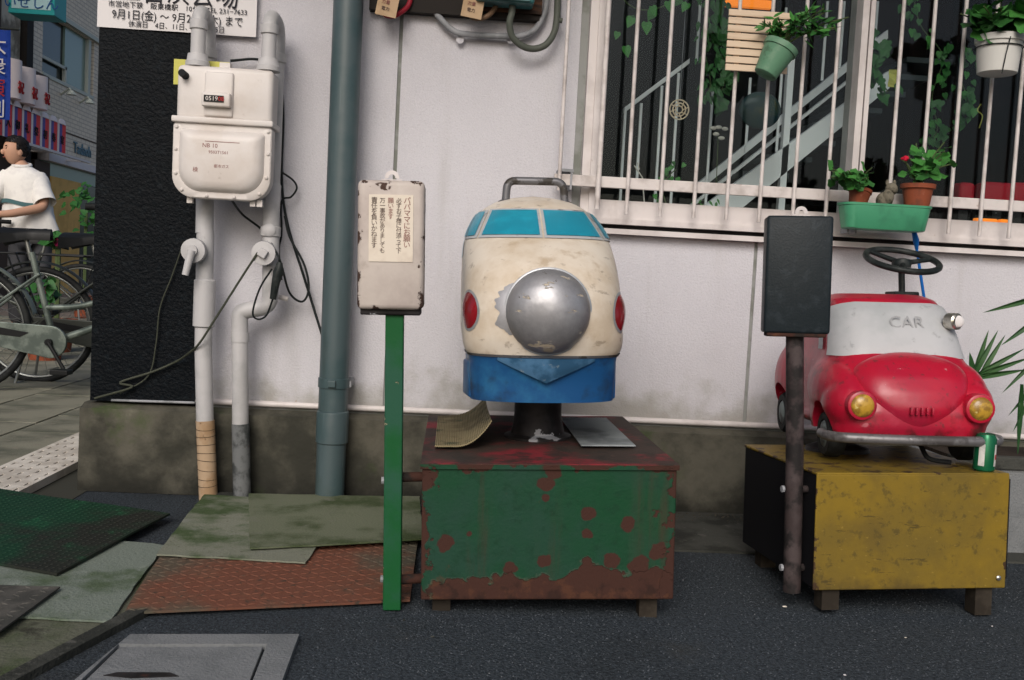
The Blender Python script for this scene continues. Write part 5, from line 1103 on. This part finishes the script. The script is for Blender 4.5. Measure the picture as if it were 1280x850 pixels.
# ------------------------------------------------------------------ bicycles
def make_bike(name, label, fm, basket=False):
    t = thing(name, label, 'bicycle', (0, 0, 0)); R_ = .33; BB = Vector((.45, 0, .28)); RA = Vector((0, 0, R_)); FA = Vector((1.10, 0, R_))
    for nm, c_ in (('rear_wheel', RA), ('front_wheel', FA)):
        w_ = MB().tube([c_+Vector((R_*.955*math.cos(a), 0, R_*.955*math.sin(a))) for a in [2*math.pi*k/48 for k in range(48)]], .019, 10, closed=True).build(nm, rubber, t)
        MB().tube([c_+Vector((.298*math.cos(a), 0, .298*math.sin(a))) for a in [2*math.pi*k/48 for k in range(48)]], .010, 8, closed=True).build('rim', steel, w_)
        b = MB()
        for k in range(28): a = 2*math.pi*k/28; s_ = .03*(1 if k % 2 else -1); b.tube([c_+Vector((.03*math.cos(a+.6), s_, .03*math.sin(a+.6))), c_+Vector((.295*math.cos(a), 0, .295*math.sin(a)))], .0014, 4)
        o = b.build('spokes', steel, w_); o['kind'] = 'stuff'
        MB().cyl(c_+Vector((0, -.06, 0)), c_+Vector((0, .06, 0)), .028, 14).build('hub', steel, w_)
    MB().grid(lambda u, v: RA+Vector((.365*math.cos(lerp(rad(15), rad(185), u)), (v-.5)*.06, .365*math.sin(lerp(rad(15), rad(185), u))-.012*(2*v-1)**2)), 26, 4).build('mudguard', fm, t, smooth=True)
    MB().grid(lambda u, v: FA+Vector((.365*math.cos(lerp(rad(40), rad(190), u)), (v-.5)*.06, .365*math.sin(lerp(rad(40), rad(190), u))-.012*(2*v-1)**2)), 22, 4).build('mudguard', fm, t, smooth=True)
    HT = Vector((.93, 0, .62)); HB = Vector((.965, 0, .50)); ST = Vector((.325, 0, .74))
    b = MB().tube([BB, ST], .016, 12).tube(spline([BB+Vector((0, 0, .0)), BB+Vector((.2, 0, .08)), HB], 6), .019, 12).tube(spline([BB+(ST-BB)*.38, BB+Vector((.16, 0, .20)), HT+Vector((0, 0, -.02))], 6), .015, 12).tube([HB+Vector((.01, 0, -.02)), HT+Vector((-.01, 0, .03))], .020, 12)
    for s_ in (-.045, .045): b.tube([BB+Vector((0, s_*.5, 0)), RA+Vector((0, s_*1.3, 0))], .010, 8).tube([ST+Vector((.05, s_*.4, -.11)), RA+Vector((0, s_*1.3, 0))], .008, 8)
    b.build('frame', fm, t)
    b = MB()
    for s_ in (-.05, .05): b.tube(spline([HB+Vector((.01, s_*.9, -.03)), HB+Vector((.05, s_, -.10)), FA+Vector((0, s_*1.2, 0))], 5), .010, 8)
    b.build('fork', fm, t)
    MB().tube([ST+Vector((0, 0, -.04)), ST+Vector((-.03, 0, .075))], .012, 10).build('seat_post', steel, t)
    def sad(u, v):
        x = lerp(-.15, .13, u); w_ = lerp(.105, .022, min(1, u*1.5)**.8); e = 2*v-1; return ST+Vector((-.03+x, e*w_, .11-.03*e*e+.012*(1-u)+.015*u))
    b = MB().grid(sad, 14, 10, thick=(0, 0, -.03))
    for v_ in list(b.b.verts)[165:]: v_.co.z -= .035*max(0, 1-(v_.co.x-(ST.x-.18))/.16)
    sdl = b.build('saddle', bike_blk, t, smooth=True)
    hb = MB().tube(fillet([(.72, -.29, .98), (.86, -.25, .98), (.92, -.06, .93), (.92, .06, .93), (.86, .25, .98), (.72, .29, .98)], .05), .0115, 10).tube([HT, (.92, 0, .93)], .013, 10).build('handlebar', steel, t)
    for s_ in (-1, 1): MB().cyl((.84, s_*.262, .98), (.70, s_*.297, .98), .018, 12).build('grip', rubber, hb)
    cc = [(BB.x+.085*math.cos(a), BB.z+.085*math.sin(a)) for a in [rad(-90)+rad(180)*k/14 for k in range(15)]]+[(RA.x+.05*math.cos(a), RA.z+.05*math.sin(a)) for a in [rad(90)+rad(180)*k/10 for k in range(11)]]
    c2 = MB().prism([(x, -.062, z) for x, z in cc], (0, .022, 0)).build('chain_case', fm, t, bevel=.004)
    slot = [(.30, .30), (.345, .325), (.06, .365), (.04, .345), (.06, .32)]; MB().prism([(x, -.0655, z) for x, z in slot], (0, .003, 0)).build('case_slot', bike_blk, c2)
    ck = MB().tube([BB+Vector((0, -.08, 0)), BB+Vector((.09, -.085, -.145))], .010, 8).tube([BB+Vector((0, .08, 0)), BB+Vector((-.09, .085, .145))], .010, 8).cyl(BB+Vector((0, -.085, 0)), BB+Vector((0, .085, 0)), .018, 12).build('crank', bike_blk, t)
    for s_, o_ in ((-1, Vector((.09, -.13, -.145))), (1, Vector((-.09, .13, .145)))): p_ = BB+o_; MB().box(p_.x-.045, p_.x+.045, p_.y-.04, p_.y+.04, p_.z-.013, p_.z+.013, bev=.004).build('pedal', bike_blk, ck)
    b = MB()
    for s_ in (-.06, .06): b.tube([RA+Vector((-.25, s_, .40)), RA+Vector((.27, s_, .40))], .006, 8).tube([RA+Vector((-.15, s_, .40)), RA+Vector((0, s_*1.1, .02))], .005, 6)
    for k in range(4): b.tube([RA+Vector((-.25+.16*k, -.06, .40)), RA+Vector((-.25+.16*k, .06, .40))], .005, 6)
    b.build('rack', bike_blk, t)
    b = MB()
    for s_ in (-.07, .07): b.tube([RA+Vector((0, s_, 0)), RA+Vector((-.06, s_*1.9, -.325))], .008, 8)
    b.tube([RA+Vector((-.06, -.133, -.325)), RA+Vector((-.06, .133, -.325))], .008, 8).build('stand', steel, t)
    if basket:
        b = MB()
        for k in range(6):
            z = .70+.05*k; s_ = .85+.03*k; b.tube([(1.12+x*s_, y*s_, z) for x, y in rrect(.28, .36, .04, 4)], .004, 5, closed=True)
        for x, y in rrect(.28, .36, .04, 4): b.tube([(1.12+x*.85, y*.85, .70), (1.12+x, y, .95)], .004, 5)
        b.build('basket', bike_blk, t); MB().prism([(1.0, -.14, .71), (1.24, -.14, .71), (1.24, .14, .71), (1.0, .14, .71)], (0, 0, .22)).build('bag', bike_blk, t)
    return t
bkA = make_bike('bicycle', 'silver step through bicycle with full chain case parked at the building corner', bike_f)
bkA.location = (-2.52, 5.35, 0)
bkB = make_bike('bicycle', '', bike_f2); bkB['label'] = 'grey bicycle standing behind the one with the full chain case'; bkB['category'] = 'bicycle'; bkB.location = (-2.34, 5.80, 0)
bkA['group'] = bkB['group'] = 'bicycles parked at the corner'
bkC = make_bike('bicycle', 'bicycle with a black front basket beside the man in the white shirt', bike_f2, True)
bkC['group'] = 'bicycles parked at the corner'; bkC.location = (-3.05, 8.42, 0); bkC.rotation_euler = (0, 0, rad(180))

# ------------------------------------------------------------------ the man
pm = thing('person', 'man in a white striped polo shirt looking aside, arm reaching to a handlebar', 'person', (-3.70, 8.9, 0))
def skinned(name, verts, edges, radii, m, parent, sub=2, root=0):
    me = bpy.data.meshes.new(name); me.from_pydata(verts, edges, []); o = bpy.data.objects.new(name, me); COL.objects.link(o)
    md = o.modifiers.new('k', 'SKIN'); md.use_smooth_shade = True
    for v_, r in zip(me.skin_vertices[0].data, radii): v_.radius = r if isinstance(r, tuple) else (r, r)
    me.skin_vertices[0].data[root].use_root = True
    sb_ = o.modifiers.new('s', 'SUBSURF'); sb_.levels = sub; sb_.render_levels = sub
    bake(o); o.data.materials.clear(); o.data.materials.append(m)
    for p_ in o.data.polygons: p_.use_smooth = True
    attach(o, parent); return o
ox, oy = -3.74, 8.9
V_ = [(ox+.08, oy, .92), (ox+.06, oy, 1.12), (ox+.03, oy, 1.30), (ox+.02, oy, 1.40), (ox-.01, oy-.02, 1.48), (ox-.03, oy-.03, 1.52),       # pelvis..neck
      (ox+.18, oy-.02, 1.345), (ox+.23, oy-.12, 1.12), (ox+.05, oy-.33, 1.045), (ox-.05, oy-.40, 1.03),                                     # right arm (image right)
      (ox-.15, oy-.03, 1.345), (ox-.24, oy-.12, 1.14), (ox-.24, oy-.36, 1.06), (ox-.26, oy-.44, 1.03),
      (ox+.17, oy, .86), (ox+.18, oy-.02, .48), (ox+.18, oy+.02, .09), (ox+.16, oy-.14, .04), (ox-.01, oy, .86), (ox-.02, oy-.04, .48), (ox-.02, oy, .09), (ox-.04, oy-.16, .04)]
E_ = [(0, 1), (1, 2), (2, 3), (3, 4), (4, 5), (3, 6), (6, 7), (7, 8), (8, 9), (3, 10), (10, 11), (11, 12), (12, 13), (0, 14), (14, 15), (15, 16), (16, 17), (0, 18), (18, 19), (19, 20), (20, 21)]
R0 = [(.145, .11), (.14, .10), (.14, .10), (.09, .075), .056, .055, .050, .046, .036, .03, .050, .046, .036, .03, .085, .06, .045, .04, .085, .06, .045, .04]
bod = skinned('body', V_, E_, R0, skin, pm)
# polo shirt over the torso with short sleeves
def cloth(u, v):
    tab = [(.84, .235, .165, .085), (.95, .225, .158, .08), (1.10, .208, .150, .06), (1.25, .203, .142, .04), (1.36, .205, .125, .02), (1.41, .175, .105, .015), (1.445, .115, .085, .0), (1.475, .072, .070, -.005)]
    z = lerp(.84, 1.475, v); hw = interp([(t_[0], t_[1]) for t_ in tab], z); hd = interp([(t_[0], t_[2]) for t_ in tab], z); cx_ = interp([(t_[0], t_[3]) for t_ in tab], z)
    a = 2*math.pi*u; k = max(0, min(1, (1.38-z)/.4)); f = 1+k*(.045*math.sin(a*5+z*9)+.05*noise.noise(Vector((math.cos(a)*2, math.sin(a)*2, z*7)))+.03*noise.noise(Vector((math.cos(a)*4+z*6, math.sin(a)*4, z*14))))
    return Vector((ox+cx_+hw*f*math.cos(a), oy-.01+hd*f*math.sin(a), z))
def sleeve(p0, p1, r0, r1):
    p0, p1 = Vector(p0), Vector(p1); d = (p1-p0).normalized(); a_ = d.orthogonal().normalized(); b_2 = d.cross(a_)
    return lambda u, v: p0+(p1-p0)*v+(a_*math.cos(2*math.pi*u)+b_2*math.sin(2*math.pi*u))*lerp(r0, r1, v)*(1+.05*noise.noise(Vector((u*7, v*5, r0*50))))
sm_ = MB().grid(cloth, 64, 30).grid(sleeve((ox+.11, oy, 1.375), (ox+.235, oy-.10, 1.155), .088, .090), 24, 8).grid(sleeve((ox-.09, oy-.01, 1.375), (ox-.235, oy-.09, 1.175), .088, .090), 24, 8)
sm_.build('polo_shirt', shirt, pm, smooth=True)
MB().grid(lambda u, v: Vector((ox+.05+.212*math.cos(lerp(rad(200), rad(300), u)), oy+.160*math.sin(lerp(rad(200), rad(300), u))-.012, 1.13+.035*v+.015*math.sin(u*5))), 24, 3).build('shirt_stripe', teal_stripe, pm, smooth=True)
MB().tube([(ox-.0+.068*math.cos(a), oy-.02+.064*math.sin(a), 1.475+.018*math.sin(a)) for a in [2*math.pi*k/24 for k in range(24)]], .016, 8, closed=True).build('collar', shirt, pm)
skinned('trousers', [(ox+.08, oy, .93), (ox+.17, oy, .86), (ox+.18, oy-.02, .48), (ox+.18, oy+.02, .10), (ox-.01, oy, .86), (ox-.02, oy-.04, .48), (ox-.02, oy, .10)], [(0, 1), (1, 2), (2, 3), (0, 4), (4, 5), (5, 6)], [(.15, .12), .10, .08, .07, .10, .08, .07], trouser, pm)
# head turned to the man's side
hc = Vector((ox-.045, oy-.045, 1.592)); HR = Matrix.Rotation(rad(-48), 3, 'Z')
hm = MB(); hm.ell(hc, (.078, .098, .118), 24, 18, rot=HR)
for v_ in hm.b.verts:
    d = HR.transposed() @ (v_.co-hc)
    if d.z < -.02: d.x *= 1+.35*(d.z+.02)/.1*.6; d.y = d.y*(1+.2*(d.z+.02)/.1) - .012*min(1, -(d.z+.02)/.08)
    v_.co = hc+HR @ d
def hp(x, y, z): return hc+HR @ Vector((x, y, z))
hm.ell(hp(0, -.098, -.018), (.014, .022, .024), 10, 8, rot=HR)
for s_ in (-1, 1): hm.ell(hp(s_*.080, .012, -.012), (.010, .022, .032), 10, 8, rot=HR)
head = hm.build('head', skin, pm, smooth=True)
hr = MB(); hr.ell(hp(0, .010, .026), (.090, .106, .108), 40, 30, rot=HR)
bmesh.ops.delete(hr.b, geom=[], context='VERTS')
geom = [v_ for v_ in hr.b.verts if (lambda d: d.y < -.035 and d.z < .062 or d.z < -.05 or (d.y < .0 and d.z < .0))(HR.transposed() @ (v_.co-hc))]
bmesh.ops.delete(hr.b, geom=geom, context='VERTS'); 
for v_ in hr.b.verts: v_.co += (v_.co-hc).normalized()*(noise.noise(v_.co*45)*.010+noise.noise(v_.co*110)*.006)
hr.build('hair', hair, pm, smooth=False)
for s_ in (-1, 1):
    MB().ell(hp(s_*.030, -.084, .012), (.012, .008, .006), 10, 6, rot=HR).build('eye', hair, head); MB().ell(hp(s_*.031, -.087, .034), (.018, .007, .004), 10, 6, rot=HR).build('eyebrow', hair, head)
MB().ell(hp(0, -.092, -.062), (.024, .008, .006), 10, 6, rot=HR).build('mouth', mat('lips', (.22, .08, .06), .5), head)
for hx, hy, hz_, sg in ((ox-.05, oy-.40, 1.03, 1), (ox-.26, oy-.44, 1.03, -1)):
    h0 = Vector((hx, hy, hz_)); b = MB(); b.ell(h0+Vector((-.02, -.045, -.004)), (.040, .045, .017), 14, 10)
    for k in range(4):
        a = h0+Vector((-.055+.022*k, -.075, 0)); b.tube([a, a+Vector((-.004, -.035+.004*abs(k-1), -.012)), a+Vector((-.004, -.035, -.040+.004*k))], [.0095, .009, .008], 8)
    b.tube([h0+Vector((.018, -.03, 0)), h0+Vector((.036, -.05, -.010)), h0+Vector((.030, -.07, -.030))], [.011, .010, .009], 8); b.build('hand', skin, pm)
MB().tube([(ox-.035+.034*math.cos(a), oy-.375, 1.033+.034*math.sin(a)) for a in [2*math.pi*k/16 for k in range(16)]], .008, 6, closed=True).build('watch', bike_blk, pm)

# ------------------------------------------------------------------ buildings across the side street
FX = -7.2
sh = thing('shop_building', 'grey tiled shop building with upper window and green glazed shopfront', 'building', (FX, 19, 0))
def Y_(px, py): return atx(px, py, FX).y
def Z_(px, py): return atx(px, py, FX).z
y0 = 17.35; wy0, wy1 = 17.82, 20.25; wz0, wz1 = 3.82, 4.86
m = MB().box(FX-4, FX, y0, 40, 2.46, wz0).box(FX-4, FX, y0, 40, wz1, 9).box(FX-4, FX, y0, wy0, wz0, wz1).box(FX-4, FX, wy1, 40, wz0, wz1); m.build('wall', tile_m, sh)
MB().box(FX-4, FX-.06, y0, 40, -.2, 2.30).build('shopfront_wall', pale_f, sh)
MB().box(FX-.1, FX+.10, 17.95, 40, 2.33, 2.46).build('fascia', banner_w, sh)
MB().box(FX-.08, FX-.02, 17.97, 21.5, 2.08, 2.33).build('glass_band', win_g, sh)
MB().box(FX-.06, FX+.02, 17.55, 18.2, -.2, 2.3).build('dark_doorway', brown_f, sh)
MB().box(FX-.06, FX+.04, 18.22, 19.62, -.2, 2.08).build('ochre_panel', ochre_m, sh)
MB().box(FX-.06, FX+.03, 19.64, 22, -.2, 2.06).build('shop_window', win_d, sh)
wn = MB().box(FX-.16, FX-.10, wy0, wy1, wz0, wz1).build('window', win_d, sh)
MB().box(FX-.10, FX-.06, 18.95, 19.95, wz0, wz1).build('pane', win_g, wn); MB().box(FX-.10, FX-.0, 19.97, 20.1, wz0, wz1).build('frame', fr_w, wn); MB().box(FX-.05, FX+.02, wy0, wy1, wz0-.06, wz0).build('sill', fr_w, wn); MB().box(FX-.05, FX-.02, wy0, 18.98, wz0+.25, wz0+.30).build('rail', fr_w, wn); MB().box(FX-.08, FX-.02, 18.9, 18.97, wz0, wz0+.3).build('rail_post', fr_w, wn)
MB().box(FX, FX+.06, 18.2, 40, wz1+.02, wz1+.10).build('string_course', fr_w, sh)
MB().box(FX-.0, FX+.012, 18.9, 40, 2.93, 2.95).build('tile_joint', brown_f, sh)
lt = Matrix.Translation((FX+.02, 19.72, 2.62)) @ Matrix.Rotation(rad(90), 4, 'Z') @ Matrix.Rotation(rad(90), 4, 'X')
text('Tadaoh', .30, lt, letter_b, sh, 'lettering', ext=.01)
for y in (18.7, 19.6):
    lm = thing('wall_lamp', 'small bracket lamp on the tiled wall above the shop lettering', 'lamp', (FX, y, 3.55), 'bracket lamps on the tiled wall'); MB().tube([(FX-.02, y, 3.58), (FX+.25, y-.3, 3.66), (FX+.30, y-.35, 3.6)], .018, 8).build('arm', fr_w, lm); MB().lathe([(.03, 0), (.09, -.08), (.085, -.085)], (FX+.30, y-.35, 3.62), 14).build('shade', fr_w, lm)
sb2 = thing('old_building', 'dark timbered building with a pale upper panel beside the tiled shop', 'building', (FX, 14, 0))
MB().box(FX-4, FX-.1, 6, 17.34, -.2, 9).build('wall', brown_f, sb2); MB().box(FX-.1, FX-.05, 16.3, 17.05, 3.5, 6).build('pale_panel', pale_f, sb2); MB().box(FX-.1, FX+.05, 17.08, 17.33, 0, 7).build('corner_post', dark_wood, sb2); MB().box(FX-.1, FX+.25, 16.2, 17.5, 3.42, 3.68).build('beam', brown_f, sb2); MB().box(FX-.1, FX-.0, 13, 16.25, 3.6, 8).build('boarding', brown_f, sb2)
# projecting teal sign
SGY = 15.2; a = at(10, 13, SGY); b_ = at(68, 15.5, SGY)
sg = thing('shop_sign', 'teal edged projecting shop sign with blue lettering', 'sign', (a.x, SGY, a.z))
MB().box(a.x, b_.x, SGY, SGY+.45, a.z-.03, a.z+.75, bev=.01).build('case', teal_s, sg); MB().box(a.x+.05, b_.x-.05, SGY-.006, SGY-.001, a.z+.04, a.z+.70).build('face', sign_pale, sg)
text('いせしん', .20, frontM((a.x+b_.x)/2, SGY-.012, a.z+.06), sign_blue, sg, ext=.004); MB().box(FX-.1, a.x+.02, SGY+.2, SGY+.26, a.z+.5, a.z+.56).build('arm', brown_f, sg)
# blue banner
a = at(-14, 36, 13.5); b_ = at(11.5, 150, 13.5)
bb = thing('banner', 'tall blue banner with white and red printing hanging before the dark building', 'banner', (b_.x, 13.5, b_.z))
MB().grid(lambda u, v: Vector((lerp(a.x, b_.x, u), 13.5+.02*math.sin(u*7+v*3), lerp(b_.z, a.z, v))), 10, 14, thick=(0, .004, 0)).build('cloth', banner_b, bb)
for k, c_ in enumerate('大衆演劇'): text(c_, .26, frontM(b_.x-.16, 13.46, a.z-.3-.27*k), banner_w if k != 2 else mark_r, bb, ext=.002)
MB().tube([(FX-.1, 13.52, a.z+.02), (b_.x+.1, 13.52, a.z+.02)], .015, 8).build('pole', bike_f2, bb)
# striped lanterns over the shopfront and white ones above
LX = FX+.42
rail_ = thing('lantern_rail', 'white rail under the row of striped lanterns', 'rail', (LX, 17.5, 2.45)); MB().box(LX-.02, LX+.03, 15.9, 18.95, 2.40, 2.44).build('rail', banner_w, rail_); MB().box(FX, LX, 17.3, 17.36, 2.40, 2.43).build('arm', banner_w, rail_); MB().box(FX, LX, 18.7, 18.76, 2.40, 2.43).build('arm', banner_w, rail_)
def atl(px, py): return atx(px, py, LX)
edges_ = [-6, 7, 19, 31, 42.5, 54, 65, 75.5, 86]
for k in range(8):
    ya, yb_ = atl(edges_[k]+.2, 170).y, atl(edges_[k+1]-.2, 172).y; w_ = yb_-ya; zb = 2.44; zt_ = 2.44+.50
    ln = thing('striped_lantern', 'striped red and blue paper lantern in the row over the shopfront', 'lantern', (LX, ya, zb), 'striped lanterns in a row over the shopfront')
    def cy_(f0, f1, r=.004): return MB().grid(lambda u, v: Vector((LX-.05+r*math.sin(math.pi*lerp(f0, f1, u)), ya+w_*.5-w_*.5*math.cos(math.pi*lerp(f0, f1, u)), lerp(zb, zt_, v))), 8, 2)
    cy_(0, .30).build('white_stripe', lan_w, ln, smooth=True); cy_(.30, .52).build('blue_stripe', lan_b, ln, smooth=True); cy_(.52, 1).build('red_stripe', lan_r, ln, smooth=True)
    MB().grid(lambda u, v: Vector((LX-.05+(.035*(1-v))*math.sin(math.pi*u), ya+w_*.5-w_*.5*(1-v*.6)*math.cos(math.pi*u), zt_+.09*math.sin(v*math.pi/2))), 10, 5).build('cap', lan_w, ln, smooth=True)
    MB().box(LX-.06, LX-.05, ya+.02, yb_-.02, zb, zt_).build('back', lan_w, ln)
    text('大入御礼祭初春宴'[k], .16, Matrix.Translation((LX-.035, ya+w_*.5, zb+.17)) @ Matrix.Rotation(rad(90), 4, 'Z') @ Matrix.Rotation(rad(90), 4, 'X'), blackink, ln, ext=.004)
for k, (xa, xb) in enumerate(((9, 24), (26.5, 41), (44, 57))):
    ya, yb_ = atl(xa, 120).y, atl(xb, 122).y; w_ = yb_-ya; zb = 3.03; zt_ = zb+.58-.03*k
    ln = thing('white_lantern', 'tall white paper lantern with a red mark above the striped row', 'lantern', (LX, ya, zb), 'white lanterns above the striped row')
    MB().tube([(LX-.1, ya+w_/2, zb), (LX-.1, ya+w_/2, zt_)], w_*.5, 18).build('paper', lan_w, ln)
    text('祝', .20, Matrix.Translation((LX-.1+w_*.52, ya+w_*.5, zb+.1)) @ Matrix.Rotation(rad(90), 4, 'Z') @ Matrix.Rotation(rad(90), 4, 'X'), mark_r, ln, ext=.01)
    MB().box(LX-.11, LX-.09, ya+w_/2-.01, ya+w_/2+.01, zb-.09, zb+.01).build('hook', bike_f2, ln)
# pots of pink flowers and a shrub along the shopfront
def shrub(name, label, c_, r, n, mats, bloom=None):
    t = thing(name, label, 'plant', (c_[0], c_[1], 0)); MB().lathe([(.10, 0), (.14, .25), (.15, .25), (.13, .24)], (c_[0], c_[1], 0), 16).build('pot', terra, t); MB().tube([(c_[0], c_[1], .2), c_], .02, 6).build('stem', stem_m, t)
    for k in range(n):
        d = Vector((random.gauss(0, 1), random.gauss(0, 1), random.gauss(0, 1))).normalized()*r*random.uniform(.4, 1); leaf('heart', random.choice(mats), t, Vector(c_)+d, .045)
    if bloom:
        for k in range(5): d = Vector((random.uniform(-1, 1), random.uniform(-1, 0), random.uniform(-.4, 1)))*r*.35; MB().ell(Vector(c_)+d, (.028, .028, .025), 8, 6).build('bloom', bloom, t)
    return t
p_ = at(73, 300, 7.6); shrub('pink_flowers', 'pot of bright pink flowers behind the parked bicycles', (p_.x, 7.6, p_.z-.02), .09, 20, [leaf_b], flower_p)
p_ = at(58, 364, 7.0); shrub('magenta_flowers', 'low pot of magenta flowers seen through the bicycle wheel', (p_.x, 7.0, p_.z), .10, 20, [leaf_b], flower_p)
p_ = at(108, 262, 12); shrub('potted_shrub', 'dark potted shrub beside the ochre shop wall', (p_.x, 12, p_.z), .32, 60, [leaf_b])
